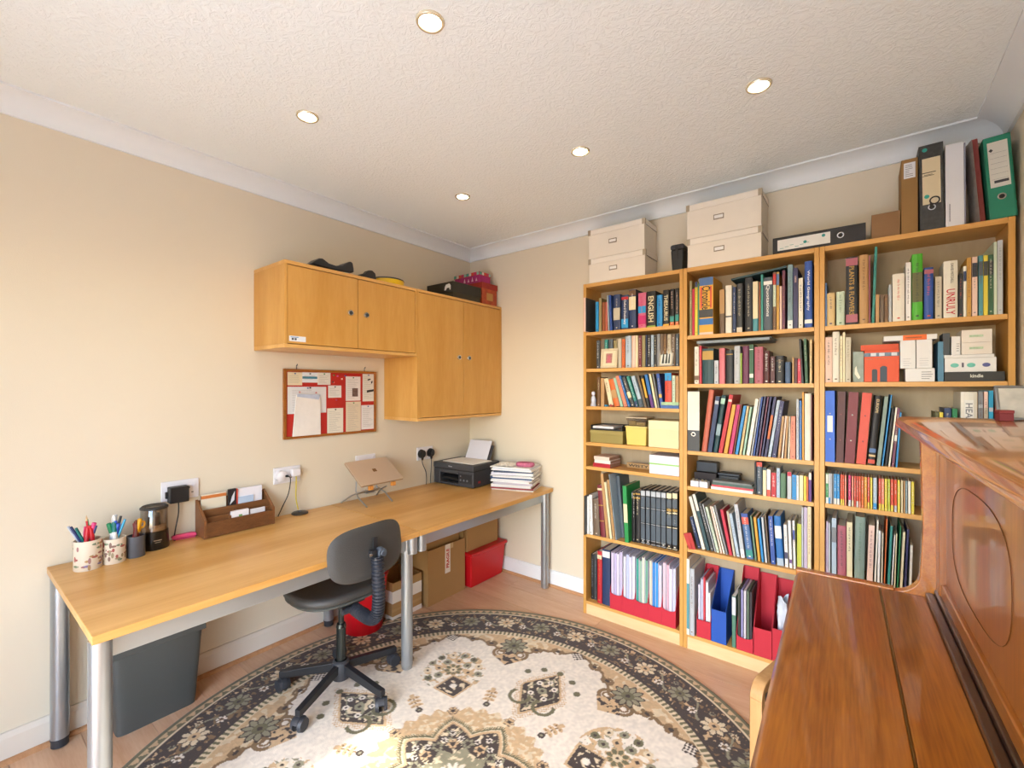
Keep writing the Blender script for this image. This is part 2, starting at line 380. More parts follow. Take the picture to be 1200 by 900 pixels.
    vine = 1.055+.038*np.sin(np.radians(deg*32)); put(m & (np.abs(r-vine) < .006), GR)
    flower(22.5, 11.25/2, 1.055, .052, BE, TAN, 8, DK); flower(22.5, 11.25*1.5, 1.055, .052, GR, OL, 8, DK)
    flower(11.25, 0, 1.03, .021, CR, MB, 6, DK); flower(11.25, 2.2, 1.10, .016, BE, MB, 6, DK); flower(11.25, -2.4, 1.095, .014, GR, DK, 6)
    put((r > 1.145) & (r < 1.152), BE); put((r > 1.152), TAN)
    tri = np.abs(((deg*0.5) % 1)-.5)*2; put((r > 1.154) & (r < 1.156+.026*tri), OL); put(r > 1.184, OL)
    img *= (.93+.12*noise(100))[..., None]
    L = np.clip(img/255, 0, 1); L = np.where(L <= .04045, L/12.92, ((L+.055)/1.055)**2.4)
    me = bpy.data.meshes.new('rug')
    top = np.stack([X, Y, np.full_like(X, .011)], -1).reshape(-1, 3)
    idx = np.arange(N*N).reshape(N, N)
    fq = np.stack([idx[:-1, :-1], idx[1:, :-1], idx[1:, 1:], idx[:-1, 1:]], -1).reshape(-1, 4)
    ringi = np.concatenate([idx[:-1, 0], idx[-1, :-1], idx[:0:-1, -1], idx[0, :0:-1]])
    base = top[ringi].copy(); base[:, 2] = .0005; base[:, :2] *= 1.002
    nb = len(ringi); bi = N*N+np.arange(nb)
    side = np.stack([ringi, bi, np.roll(bi, -1), np.roll(ringi, -1)], -1)
    V = np.concatenate([top, base]); Fc = np.concatenate([fq, side])
    me.vertices.add(len(V)); me.vertices.foreach_set('co', V.ravel())
    me.loops.add(Fc.size); me.loops.foreach_set('vertex_index', Fc.ravel().astype(np.int32))
    me.polygons.add(len(Fc)); me.polygons.foreach_set('loop_start', np.arange(0, Fc.size, 4, dtype=np.int32))
    me.update(calc_edges=True)
    at_ = me.color_attributes.new('weave', 'FLOAT_COLOR', 'POINT')
    cc = np.ones((len(V), 4)); cc[:N*N, :3] = L.reshape(-1, 3); cc[N*N:, :3] = L.reshape(-1, 3)[ringi]
    at_.data.foreach_set('color', cc.ravel())
    m = bpy.data.materials.new('woven_wool'); m.use_nodes = True; n = m.node_tree.nodes; l = m.node_tree.links; b = n['Principled BSDF']
    at2 = n.new('ShaderNodeAttribute'); at2.attribute_name = 'weave'; l.new(at2.outputs['Color'], b.inputs['Base Color'])
    b.inputs['Roughness'].default_value = .95; b.inputs['Sheen Weight'].default_value = .2
    tc = n.new('ShaderNodeTexCoord'); nn = n.new('ShaderNodeTexNoise'); nn.inputs['Scale'].default_value = 260; l.new(tc.outputs['Object'], nn.inputs['Vector'])
    bp = n.new('ShaderNodeBump'); bp.inputs['Strength'].default_value = .35; bp.inputs['Distance'].default_value = .004; l.new(nn.outputs[0], bp.inputs['Height']); l.new(bp.outputs[0], b.inputs['Normal'])
    me.materials.append(m)
    o = link('round_rug', me); o.location = (cx, cy, 0)
    tag(o, 'large round oriental rug, cream field with dark flowered border and star medallion', 'rug')
make_rug()
# ================================================================== FURNITURE
BIRCH = wood('birch_veneer', 'c28c3e', 'd19e54', 'x', .38, 1.6, 5., rings=.3, bump=.02)
BIRCHZ = wood('birch_veneer_upright', 'c28c3e', 'd19e54', 'z', .38, 1.6, 6., rings=.3, bump=.02)
BIRCHX = wood('birch_veneer_shelf', 'c79147', 'dba75f', 'x', .42, 1.6, 6., rings=.3, bump=.02)
BIRCHY = wood('birch_veneer_desk', 'c78f44', 'deaf6a', 'y', .3, .8, 12., rings=.25, bump=.0)
PALEB = wood('pale_plinth_birch', 'd6b683', 'e4c796', 'x', .45, 1.6, 6., rings=.3, bump=.02)
BACKB = wood('shelf_back_board', 'a8977a', 'b5a488', 'z', .6, 1.6, 5., rings=.3, bump=.02)
STEEL = mat('aab0b4', .32, .75, .02, 10, name='silver_lacquered_steel')
CHROME = mat('cfd2d6', .18, 1., 0, name='polished_steel')
BLK = mat('1b1c1e', .45, 0, .05, 20, name='black_plastic')
DGREY = mat('33353a', .5, 0, .05, 20, name='dark_grey_plastic')
PAPER = mat('ece9e2', .8, 0, .03, 8, name='white_paper')
CARD = mat('a9814f', .8, 0, .05, 6, .1, 120, name='brown_cardboard')
# ---- bookcases
BW, BD, BH = .602, .209, 2.02
BX = [1.149, 1.751, 2.353]
SHELF = [[1.723, 1.500, 1.271, 1.052, .905, .490], [1.660, 1.404, 1.050, .862, .533], [1.660, 1.408, 1.052, .865, .533]]
for k, nm in enumerate(['left', 'middle', 'right']):
    t = thing('bookcase', '%s birch bookcase of the three, full of %s' % (['left', 'middle', 'right'][k], ['books and boxes, next to the wall gap', 'books, between its two neighbours', 'books, standing behind the piano'][k]), 'bookcase', (BX[k], 0, 0), group='birch bookcases along the back wall')
    for a in (0, BW-.02): part(t, 'side_panel', G().box(a+.0004, -BD, 0, a+.0196, -.002, BH), BIRCHZ, bev=.0012, seg=1)
    part(t, 'top_panel', G().box(.02, -BD+.001, BH-.022, BW-.02, -.008, BH-.0003), BIRCHX, bev=.001, seg=1)
    for z in SHELF[k]: part(t, 'shelf', G().box(.0205, -BD+.002, z-.02, BW-.0205, -.008, z), BIRCHX, bev=.001, seg=1)
    part(t, 'bottom_shelf', G().box(.02, -BD+.001, .062, BW-.02, -.008, .080), BIRCHX, bev=.001, seg=1)
    part(t, 'plinth', G().box(.02, -BD+.004, 0, BW-.02, -BD+.02, .061), PALEB)
    part(t, 'back_panel', G().box(.004, -.007, .04, BW-.004, -.003, BH-.004), BACKB)
# ---- wall cabinets
def knob(parent, x, y, z):
    part(parent, 'knob', G().cyl((x, y, z), (x+.008, y, z), .017, .015, 24), CHROME, smooth=True, label='round recessed steel finger pull')
    part(parent, 'knob_centre', G().cyl((x+.0075, y, z), (x+.0095, y, z), .010, .010, 20).box(x+.009, y-.002, z-.008, x+.0115, y+.002, z+.008), mat('5d666c', .4, .8, 0), smooth=True)
CABX, CZ1 = .333, 1.997
def cabinet(label, y0, y1, z0, doors, knobs):
    t = thing('wall_cabinet', label, 'cabinet', (0, y0, z0), group='birch wall cabinets')
    w, h = y1-y0, CZ1-z0
    part(t, 'cabinet_body', G().box(.001, .0005, .018, CABX-.018, .018, h-.018).box(.001, w-.018, .018, CABX-.018, w-.0005, h-.018).box(.001, .018, .018, .008, w-.018, h-.018), BIRCHZ, bev=.001, seg=1)
    part(t, 'top_panel', G().box(.001, .0005, h-.018, CABX, w-.0005, h), BIRCHY, bev=.0015, seg=1)
    part(t, 'bottom_panel', G().box(.001, .0005, 0, CABX, w-.0005, .018), BIRCHY, bev=.0015, seg=1)
    part(t, 'side_edge', G().box(CABX-.018, .0005, .018, CABX, .014, h-.018), BIRCHZ)
    part(t, 'side_edge', G().box(CABX-.018, w-.014, .018, CABX, w-.0005, h-.018), BIRCHZ)
    for (a, b), (ky, kz) in zip(doors, knobs):
        d = part(t, 'door', G().box(CABX-.019, a-y0, .021, CABX-.002, b-y0, h-.021), BIRCHZ, bev=.0015, seg=1)
        knob(d, CABX-.002, ky-y0, kz-z0)
    return t
CA = cabinet('low wide wall cabinet with two doors, hung over the pinboard', -1.640, -.830, 1.577, [(-1.624, -1.2425), (-1.2395, -.846)], [(-1.288, 1.787), (-1.190, 1.787)])
st = part(CA, 'sticker', G().box(CABX-.002, .024, .032, CABX-.0015, .106, .058), mat('dfe3ea', .5, 0, .02, 10), label='small white label with blue and black print')
part(CA, 'sticker_print', G().box(CABX-.0015, .036, .038, CABX-.0011, .046, .048), mat('3a4250', .6, 0, .6, 300)); part(CA, 'sticker_print', G().box(CABX-.0015, .05, .038, CABX-.0011, .06, .048), mat('3a4250', .6, 0, .6, 300))
part(CA, 'sticker_band', G().box(CABX-.0016, .03, .050, CABX-.0012, .07, .054), mat('6f9fd0', .5, 0, 0))
CB = cabinet('tall wall cabinet with two doors, hung in the corner', -.829, -.004, 1.175, [(-.813, -.4165), (-.4135, -.020)], [(-.460, 1.592), (-.362, 1.592)])
# ---- desks
DH = .687
def desk(label, y0, y1, legs):
    t = thing('desk', label, 'desk', (0, y0, 0), group='birch desks along the left wall'); L = y1-y0; X1 = .808
    part(t, 'desktop', G().box(.006, .0008, DH-.026, X1, L-.0008, DH), BIRCHY, bev=.002, label='warm birch veneer top')
    part(t, 'apron', G().box(X1-.075, .05, DH-.095, X1-.045, L-.05, DH-.0265), STEEL, bev=.003)
    part(t, 'apron', G().box(.05, .05, DH-.095, .08, L-.05, DH-.0265), STEEL, bev=.003)
    part(t, 'apron', G().box(.08, .05, DH-.085, X1-.075, .08, DH-.0265), STEEL, bev=.003)
    part(t, 'apron', G().box(.08, L-.08, DH-.085, X1-.075, L-.05, DH-.0265), STEEL, bev=.003)
    for lx, ly, full in legs:
        ly -= y0
        if full:
            lg = part(t, 'leg', G().cyl((lx, ly, .03), (lx, ly, DH-.0265), .0275, n=24), STEEL, smooth=True)
            part(lg, 'foot', G().lathe([(.02, 0.012 if full == 2 else 0), (.026, .016 if full == 2 else .004), (.026, .026), (.0285, .031), (.0285, .036), (.02, .036)], (lx, ly), 24), DGREY if lx < .3 else STEEL, smooth=True)
        else:
            part(t, 'leg_socket', G().cyl((lx, ly, DH-.105), (lx, ly, DH-.0265), .024, n=24), STEEL, smooth=True)
    return t
desk('birch topped desk with grey metal legs, nearest half of the row', -2.397, -1.212, [(.768, -2.372, 2), (.055, -2.366, 1), (.745, -1.242, 2), (.05, -1.25, 1), (.783, -1.24, 0)])
desk('birch topped desk with grey metal legs, in the room corner', -1.211, -.02, [(.768, -.062, 1), (.034, -.052, 1), (.785, -1.185, 0), (.05, -1.175, 0)])
# ---- pinboard
b = thing('pinboard', 'red felt pinboard in thin wooden frame hung under the low cabinet', 'pinboard', (.0, -1.492, 1.100))
bw, bh = .59, .388
RED = mat('b5281c', .9, 0, .05, 30, .1, 300, name='red_felt'); FRM = wood('oak_frame', '8a4f16', 'a8641f', 'y', .45)
part(b, 'felt', G().box(.002, .006, .006, .010, bw-.006, bh-.006), RED)
fr = part(b, 'frame', G().box(.001, 0, 0, .018, .014, bh).box(.001, bw-.014, 0, .018, bw, bh).box(.001, .014, 0, .018, bw-.014, .014).box(.001, .014, bh-.014, .018, bw-.014, bh), FRM, bev=.0015, seg=1)
for hy in (.075, .512): part(b, 'hook', G().tube([(.004, hy, bh-.01), (.004, hy, bh+.02), (.009, hy+.003, bh+.028), (.013, hy, bh+.02)], .002, 6), DGREY, smooth=True)
def bpx(px, py):  # photo detail grid of the board (0..1 across, 0..1 up)
    return (px-95)/(1075-95)*bw, bh*(1-(py-(100+(px-95)*.04))/((855-(px-95)*.08)-(100+(px-95)*.04)))
notes = [(130, 135, 268, 278, 'e0d2b2', 'small cream note'), (268, 138, 418, 250, 'dfe3e6', 'white card with teal stripe'), (418, 142, 552, 275, 'dcd8cc', 'square note with small print'),
         (130, 292, 508, 570, 'dcdcdc', 'white landscape sheet behind the envelope'), (528, 282, 670, 412, 'dfdad2', 'small lined memo'), (718, 185, 888, 445, 'e3ddd8', 'invitation with small photo'),
         (915, 160, 1055, 452, 'ddd9cf', 'printed leaflet with black motif'), (518, 528, 690, 795, 'e2dccb', 'receipt sheet'), (720, 458, 893, 775, 'd9c9ae', 'beige typed letter'), (900, 496, 1058, 745, 'e0dcd8', 'white typed letter')]
random.seed(5)
for i, (x0, y0, x1, y1, c_, lb) in enumerate(notes):
    a0, z1 = bpx(x0, y0); a1, z0 = bpx(x1, y1); d = .0105+.0005*(i % 3)
    nt = part(b, 'note', G().box(d, a0, z0, d+.0004, a1, z1), mat(c_, .8, 0, .02, 20), label=lb)
    g = G(); z = z1-.02
    while z > z0+.012:
        ln = (a1-a0)*random.uniform(.4, .75); s_ = a0+(a1-a0)*.12; g.box(d+.0004, s_, z, d+.0006, s_+ln, z+.0012); z -= .0095
    part(nt, 'print', g, mat('8d8a86', .8, 0, 0))
    pn = part(nt, 'pin', G().cyl((d, (a0+a1)/2, z1-.008), (d+.006, (a0+a1)/2, z1-.008), .0035, .004, 10), mat(['2b4a8a', '1d1d22', '3c7a3a'][i % 3], .3, 0, 0), smooth=True)
a0, z1 = bpx(270, 182); a1, z0 = bpx(416, 210); part(b, 'note_stripe', G().box(.0114, a0, z0, .012, a1, z1), mat('3e7f96', .7, 0, 0))
a0, z1 = bpx(792, 312); a1, z0 = bpx(858, 402); part(b, 'note_photo', G().box(.0122, a0, z0, .0126, a1, z1), mat('6d5a55', .5, 0, .5, 90))
for (x0, y0, x1, y1) in ((965, 325, 1050, 362), (1018, 232, 1035, 270), (975, 210, 1010, 235)):
    a0, z1 = bpx(x0, y0); a1, z0 = bpx(x1, y1); part(b, 'leaflet_motif', G().prism([((a0+a1)/2-(a1-a0)/2, (z0+z1)/2-(z1-z0)*.5), (a1, (z0+z1)/2-(z1-z0)*.1), (a1, (z0+z1)/2+(z1-z0)*.5), (a0, z1-(z1-z0)*.3)], 'x', .0118, .0122), BLK)
g = G(); pts = [bpx(205, 385), bpx(235, 370), bpx(430, 375), bpx(442, 425), bpx(445, 803), bpx(172, 825)]
part(b, 'envelope', G().prism(pts, 'x', .0125, .020), mat('e9e4dc', .75, 0, .05, 12, .3, 30), label='bulging white padded envelope', bev=.002)
pts = [bpx(212, 372), bpx(438, 378), bpx(425, 432), bpx(212, 398)]
part(b, 'envelope_lining', G().prism(pts, 'x', .0203, .0210), mat('b9c3d6', .6, 0, .1, 60))
for (px, py, c_) in ((240, 350, 'd08a86'), (400, 358, 'd0706c'), (585, 250, 'e06a5a'), (625, 182, 'c04a90'), (672, 212, 'f0d8c0'), (585, 172, '4a6a30'), (710, 180, '2c3a90'), (342, 305, '222222'), (612, 436, 'b04060'), (575, 245, '3a2a28')):
    y_, z_ = bpx(px, py); part(b, 'pin', G().cyl((.0105 if px > 500 else .0125, y_, z_), (.0175, y_, z_), .0035, .005, 12), mat(c_, .35, 0, 0), smooth=True)
# ---- sockets, plugs, leads
SOCK = mat('e6e3e6', .35, 0, 0, name='white_socket')
def socket(label, y0, y1, z0, z1):
    t = thing('wall_socket', label, 'socket', (0, y0, z0), group='double wall sockets'); w, h = y1-y0, z1-z0
    part(t, 'face_plate', G().box(.0, 0, 0, .010, w, h), SOCK, bev=.003)
    for s in (.27, .73):
        part(t, 'switch', G().box(.010, w*s-.005+(-.02 if s < .5 else .02), h*.62, .0125, w*s+.005+(-.02 if s < .5 else .02), h*.85), SOCK, bev=.001)
        g = G().box(.0098, w*s-.003, h*.52, .0103, w*s+.003, h*.62)
        for q_ in (-.013, .013): g.box(.0098, w*s+q_-.004, h*.28, .0103, w*s+q_+.004, h*.33)
        part(t, 'pin_slots', g, BLK)
    return t
socket('white double wall socket with a black adaptor in it, above pencil sharpener', -2.035, -1.889, .866, .955)
socket('white double wall socket with two white plugs, right of the letter rack', -1.542, -1.397, .862, .950)
socket('white double wall socket half hidden behind the laptop', -1.045, -.902, .872, .958)
socket('white double wall socket with two black plugs, left of the printer', -.553, -.408, .866, .958)
def lead(name, label, pts, col, r=.0028, grp='leads and plugs by the desk'):
    # smooth curve through the points
    P = [Vector(p) for p in pts]; out = []
    for i in range(len(P)-1):
        a, b_, c_, d = P[max(i-1, 0)], P[i], P[i+1], P[min(i+2, len(P)-1)]
        for k in range(6):
            t = k/6; out.append(.5*((2*b_)+(-a+c_)*t+(2*a-5*b_+4*c_-d)*t*t+(-a+3*b_-3*c_+d)*t**3))
    out.append(P[-1]); return out
t = thing('power_adaptor', 'square black power adaptor plugged in above the pink stapler', 'adaptor', (.011, -1.972, .86))
part(t, 'plug_body', G().box(0, -.042, 0, .042, .032, .072), BLK, bev=.004)
part(t, 'pin_cover', G().box(-.0005, -.05, .02, .012, -.041, .05), BLK, bev=.002)
part(t, 'cable', G().tube(lead('', '', [(.02, -.004, .002), (.02, -.004, -.05), (.021, -.014, -.11), (.02, -.022, -.166), (.03, -.02, -.1705)], ''), .0028), BLK, smooth=True)
t = thing('plug', 'round white plug with black lead, left plug right of letter rack', 'plug', (.011, -1.510, .905))
part(t, 'plug_body', G().cyl((0, 0, 0), (.022, 0, 0), .030, .027, 24).cyl((.022, 0, 0), (.03, 0, 0), .024, .012, 24), SOCK, smooth=True)
part(t, 'strain_relief', G().cyl((.02, .012, 0), (.028, .032, -.002), .007, .006, 12), BLK, smooth=True)
part(t, 'cable', G().tube(lead('', '', [(.028, .03, -.002), (.03, .042, -.02), (.02, .035, -.10), (.012, .005, -.17), (.008, -.015, -.2155)], ''), .0028), BLK, smooth=True)
t = thing('plug', 'white plug with yellow lead running down to the round base', 'plug', (.011, -1.432, .915))
part(t, 'plug_body', G().box(0, -.025, -.022, .028, .025, .022), SOCK, bev=.008, seg=3)
part(t, 'cable', G().tube(lead('', '', [(.02, 0, -.02), (.021, -.0, -.05), (.024, -.003, -.14), (.035, .004, -.2035)], ''), .0032), mat('c9b52c', .5, 0, 0), smooth=True, label='yellow cable')
for k, (yy, lb) in enumerate([(-.520, 'black plug and lead, left one beside the printer'), (-.435, 'black plug and lead, nearer the printer')]):
    t = thing('plug', lb, 'plug', (.011, yy, .912), group='black plugs beside the printer')
    part(t, 'plug_body', G().cyl((0, 0, 0), (.020, 0, 0), .031, .028, 24).cyl((.02, 0, 0), (.028, 0, 0), .022, .02, 24).cyl((.014, 0, -.025), (.014, 0, -.045), .010, .006, 12), BLK, smooth=True)
    e = [(.014, 0, -.04), (.014, .002, -.07), (.016, .03, -.13), (.018, .036, -.19), (.014, .035, -.2235)] if k == 0 else [(.014, 0, -.04), (.014, 0, -.1), (.012, -.006, -.18), (.012, -.004, -.2225)]
    part(t, 'cable', G().tube(lead('', '', e, ''), .0028), mat('3a3d42', .5, 0, 0), smooth=True)
# ---- office chair
CH = thing('office_chair', 'small black swivel typist chair on five castors at the desk', 'chair', (.63, -1.525, .011))
BLK2 = mat('202226', .38, 0, .04, 30, name='satin_black_steel')
VIN = mat('3f3e3c', .5, 0, .04, 12, .25, 220, name='dark_grey_vinyl')
for i, ang in enumerate([6, 81, 150, 220, 292]):
    a = math.radians(ang); ux, uy = math.cos(a), math.sin(a); R_ = .262
    M = Matrix.Rotation(a, 4, 'Z')
    lg = part(CH, 'leg', G().prism([(.03, .085), (R_-.004, .062), (R_+.012, .064), (R_+.012, .090), (.03, .125)], 'y', -.0125, .0125).xf(M), BLK2, bev=.003)
    cx_, cy_ = ux*R_, uy*R_; M2 = Matrix.Translation((cx_, cy_, 0)) @ Matrix.Rotation(a+math.radians(50+40*(i % 3)), 4, 'Z')
    g = G().cyl((-.011, 0, .0285), (-.025, 0, .0285), .028, .025, 20).cyl((.011, 0, .0285), (.025, 0, .0285), .028, .025, 20).cyl((-.011, 0, .0255), (.011, 0, .0255), .009, .009, 10)
    ca = part(lg, 'castor', g.xf(M2), DGREY, smooth=True)
    g = G(); n = 9
    arc = [(.0305*math.cos(math.radians(t_)), .0285+.0305*math.sin(math.radians(t_))) for t_ in range(-20, 161, 20)]
    arc2 = [(x*.88, .0255+(z-.0255)*.88) for x, z in arc[::-1]]
    g.prism(arc+arc2, 'x', -.0105, .0105).cyl((0, 0, .048), (0, 0, .072), .006, n=10)
    part(lg, 'castor_hood', g.xf(M2), DGREY, smooth=True)
part(CH, 'hub', G().lathe([(.026, .05), (.038, .055), (.040, .105), (.036, .132), (.028, .138), (.026, .13)], n=28), DGREY, smooth=True)
part(CH, 'gas_column', G().cyl((0, 0, .10), (0, 0, .29), .0225, .0205, 24).cyl((0, 0, .285), (0, 0, .30), .0225, .019, 24).cyl((0, 0, .29), (0, 0, .425), .0125, n=20), mat('3c4140', .25, .8, 0), smooth=True)
rz = math.radians(-2)
MS = Matrix.Rotation(rz, 4, 'Z')
# seat: rounded cushion, front (towards the desk) is -x
def superdisc(hx, hy, z0, z1, e=2.7, dish=0., rim=.018, n=40, m=8):
    g = G(); prof = []
    for j in range(m+1):
        t_ = j/m*math.pi; prof.append((1-(rim/hx)*(1-math.sin(t_)), z0+(z1-z0)*(.5-.5*math.cos(t_))))
    vs = [];
    for s_, z in prof:
        for i in range(n):
            a = 2*math.pi*i/n; c_, d = math.cos(a), math.sin(a)
            vs.append((hx*s_*math.copysign(abs(c_)**(2/e), c_), hy*s_*math.copysign(abs(d)**(2/e), d), z))
    fs = [(j*n+i, j*n+(i+1) % n, (j+1)*n+(i+1) % n, (j+1)*n+i) for j in range(m) for i in range(n)]
    k = len(vs)
    for q_, sc_ in ((m, (.75, .5, .25)), (0, (.75, .5, .25))):
        last = [q_*n+i for i in range(n)]
        for s2 in sc_:
            new = [];
            for i in range(n):
                x, y_, z = vs[q_*n+i]; dz_ = (-dish*(1-s2*s2) if q_ == m else 0); new.append(len(vs)); vs.append((x*s2, y_*s2, z+dz_))
            fs += [(last[i], last[(i+1) % n], new[(i+1) % n], new[i]) for i in range(n)]; last = new
        fs.append(tuple(last))
    return g.add(vs, fs)
seat = part(CH, 'seat', superdisc(.195, .205, .443, .482, 2.8, .010).xf(Matrix.Translation((-.035, .0, 0)) @ MS @ Matrix.Rotation(math.radians(-2), 4, 'Y')), VIN, smooth=True)
part(seat, 'seat_shell', superdisc(.188, .198, .428, .446, 2.8, 0, .03).xf(Matrix.Translation((-.035, .0, 0)) @ MS @ Matrix.Rotation(math.radians(-2), 4, 'Y')), mat('55564f', .5, 0, .03, 20), smooth=True)
part(CH, 'seat_plate', G().box(-.09, -.06, .412, .10, .06, .429).box(.02, -.02, .395, .19, .02, .414), BLK2, bev=.004)
part(CH, 'clamp_knob', G().cyl((.10, -.02, .400), (.10, -.055, .398), .014, .012, 14), DGREY, smooth=True)
# backrest: curved padded panel facing the desk, its back towards the room
def backpad(hw, hh, cz, x0, th, curve):
    g = G(); n, m = 22, 14
    def pt(u, v, side):
        # u,v in -1..1 mapped to a rounded rectangle
        r_ = math.sqrt(max(1e-9, u*u+v*v)); mm = max(abs(u), abs(v)); e = 3.2
        if r_ < 1e-3: ux_, vy = 0, 0
        else:
            c_, d = u/r_, v/r_; k_ = (abs(c_)**e+abs(d)**e)**(-1/e); ux_, vy = c_*k_*mm, d*k_*mm
        edge = max(0, 1-mm**6)
        x = x0 - curve*(ux_*ux_)*1.0 + side*th/2*math.sqrt(max(edge, 0.0)) - .012*vy
        return (x, ux_*hw, cz+vy*hh)
    for side in (-1, 1):
        P = [[pt(-1+2*i/n, -1+2*j/m, side) for j in range(m+1)] for i in range(n+1)]
        g.grid(P)
    return g
part(CH, 'backrest', backpad(.188, .110, .684, .238, .028, .030).xf(Matrix.Translation((0, -.017, 0)) @ Matrix.Rotation(math.radians(3), 4, 'Z')), VIN, smooth=True)
MB_ = Matrix.Translation((.086, .0, .044))
brk = part(CH, 'back_bracket', G().box(.168, -.011, .60, .176, .011, .70).box(.166, -.02, .615, .180, .02, .632).box(.172, -.034, .628, .196, -.006, .655), BLK2, bev=.002)
brk.matrix_local = MB_
g = G().cyl((.176, .016, .636), (.205, .016, .636), .022, .019, 20).cyl((.205, .016, .636), (.209, .016, .636), .012, .010, 16)
kb = part(brk, 'tension_knob', g, mat('4a525c', .45, 0, 0), smooth=True)
part(brk, 'bolt', G().cyl((.19, -.045, .638), (.19, -.03, .638), .008, n=10), CHROME, smooth=True)
# ribbed rubber sleeve over the back support
path = []
for p in lead('', '', [(.03, -.005, .358), (.10, -.005, .350), (.155, -.003, .352), (.188, -.002, .385), (.196, 0, .45), (.193, 0, .54), (.186, 0, .625)], ''): path.append(p)
fine = []; 
for i in range(len(path)-1):
    for k in range(4): fine.append(path[i].lerp(path[i+1], k/4))
fine.append(path[-1])
rs = [(.0275 if (i % 4) < 2 else .022) for i in range(len(fine))]
o = part(CH, 'ribbed_sleeve', G().tube(fine, .025, 16, rs), mat('262a33', .42, 0, .03, 20, name='ribbed_black_rubber'), smooth=False); o.matrix_local = MB_
# ---- waste bin
t = thing('waste_bin', 'tall slim dark grey plastic waste bin under the desk end', 'bin', (.0, -2.245, 0))
BIN = mat('4b4e4c', .42, 0, .04, 8, .1, 260, name='dark_grey_bin_plastic')
def shellbox(a0, a1, z0, z1, th, e=5, n=40):
    # open tapered tub: a = (x0,y0,x1,y1)
    g = G(); vs = []
    def ring(a, z):
        cx_, cy_, hx, hy = (a[0]+a[2])/2, (a[1]+a[3])/2, (a[2]-a[0])/2, (a[3]-a[1])/2; r_ = []
        for i in range(n):
            q_ = 2*math.pi*i/n; c_, d = math.cos(q_), math.sin(q_); r_.append((cx_+hx*math.copysign(abs(c_)**(2/e), c_), cy_+hy*math.copysign(abs(d)**(2/e), d), z))
        return r_
    ins = lambda a, t_: (a[0]+t_, a[1]+t_, a[2]-t_, a[3]-t_)
    rings = [ring(a0, z0), ring(a1, z1), ring(ins(a1, th), z1), ring(ins(a0, th), z0+th)]
    for r_ in rings: vs += r_
    fs = [(j*n+i, j*n+(i+1) % n, (j+1)*n+(i+1) % n, (j+1)*n+i) for j in range(3) for i in range(n)]
    fs += [tuple(range(n-1, -1, -1)), tuple(range(3*n, 4*n))]
    return g.add(vs, fs)
part(t, 'tub', shellbox((.04, .022, .19, .292), (.022, .004, .205, .316), 0, .33, .003, 9, 56), BIN, smooth=True)
rimo = part(t, 'rim', G().box(.016, -.002, .318, .022, .322, .345).box(.205, -.002, .318, .211, .322, .345).box(.022, -.002, .318, .205, .004, .345).box(.022, .316, .318, .205, .322, .345), BIN, bev=.003)
part(t, 'swing_lid', G().prism([(.024, .338), (.024, .345), (.204, .345), (.204, .338)], 'y', .006, .145), BIN, bev=.002)
part(t, 'hand_slot', G().box(.1, .15, .330, .14, .27, .334), BLK)
# ---- red bin
t = thing('waste_bin', 'round bright red plastic bin behind the chair under the desk', 'bin', (.24, -1.148, .0115))
REDP = mat('c8101c', .35, 0, .03, 8, name='glossy_red_plastic')
part(t, 'tub', G().lathe([(.001, 0), (.105, 0), (.108, .003), (.134, .30), (.131, .30), (.104, .006), (.001, .006)], n=48), REDP, smooth=True)
part(t, 'rim', G().lathe([(.131, .296), (.138, .296), (.141, .301), (.139, .307), (.131, .307)], n=48, closed=True), REDP, smooth=True)
# ---- cartons and red tub under the far desk
def carton(label, loc, size, rz=0, flaps=False, open_=True, m=CARD, tape=None, th=.005):
    t = thing('cardboard_box', label, 'box', loc, rz); x, y_, z = size
    if open_:
        for nm, bx in (('side', (0, 0, 0, x, th, z)), ('side', (0, y_-th, 0, x, y_, z)), ('side', (0, th, 0, th, y_-th, z)), ('side', (x-th, th, 0, x, y_-th, z))): part(t, nm, G().box(*bx), m)
        part(t, 'base', G().box(th, th, 0, x-th, y_-th, th), m)
    else:
        part(t, 'carton', G().box(0, 0, 0, x, y_, z), m, bev=.002, seg=1)
        part(t, 'lid_flap', G().box(.002, .002, z, x-.002, y_/2-.002, z+.003).box(.002, y_/2+.002, z, x-.002, y_-.002, z+.003), m)
    return t
CARD2 = mat('a17c4a', .8, 0, .05, 6, .1, 120, name='brown_cardboard_dark')
t = carton('open cardboard box banded with wide white tape, left of the FRAGILE box', (.09, -1.0, 0), (.225, .222, .225), m=CARD)
TAPE = mat('e3d8cc', .4, 0, .03, 10, name='white_packing_tape')
for z0, z1 in ((.105, .175), (.0, .028)):
    part(t, 'tape', G().box(.2251, -.0006, z0, .2259, .2225, z1).box(.0, -.0008, z0, .2259, -.0002, z1), TAPE)
part(t, 'tape', G().box(.2251, -.0006, .055, .2257, .2225, .07), mat('b08a55', .5, 0, 0))
part(t, 'flap', G().box(-.012, .0, .225, -.007, .222, .33), CARD2)
t = carton('big tall cardboard box with a red FRAGILE label, under the desk', (.10, -.752, 0), (.245, .335, .352), m=CARD)
part(t, 'fragile_label', G().box(.2452, .148, .165, .2458, .195, .352), mat('e8ddcf', .6, 0, .03, 10), label='white label with red print')
text(t, 'fragile_print', 'FRAGILE', (.125, .026), mat('c2331f', .6, 0, 0), (.2461, .1715, .26), (0, 0, 1), (0, -1, 0), bold=.03)
part(t, 'tape', G().box(.2452, .195, .318, .2456, .222, .352), mat('c6a878', .4, 0, 0))
part(t, 'flap', G().prism([(.329, .3525), (.334, .3525), (.326, .40), (.322, .40)], 'x', .0, .24), CARD2)
t = carton('shallow cardboard box with open flaps lying inside the FRAGILE box', (.112, -.735, .20), (.205, .29, .215), open_=False, m=CARD2)
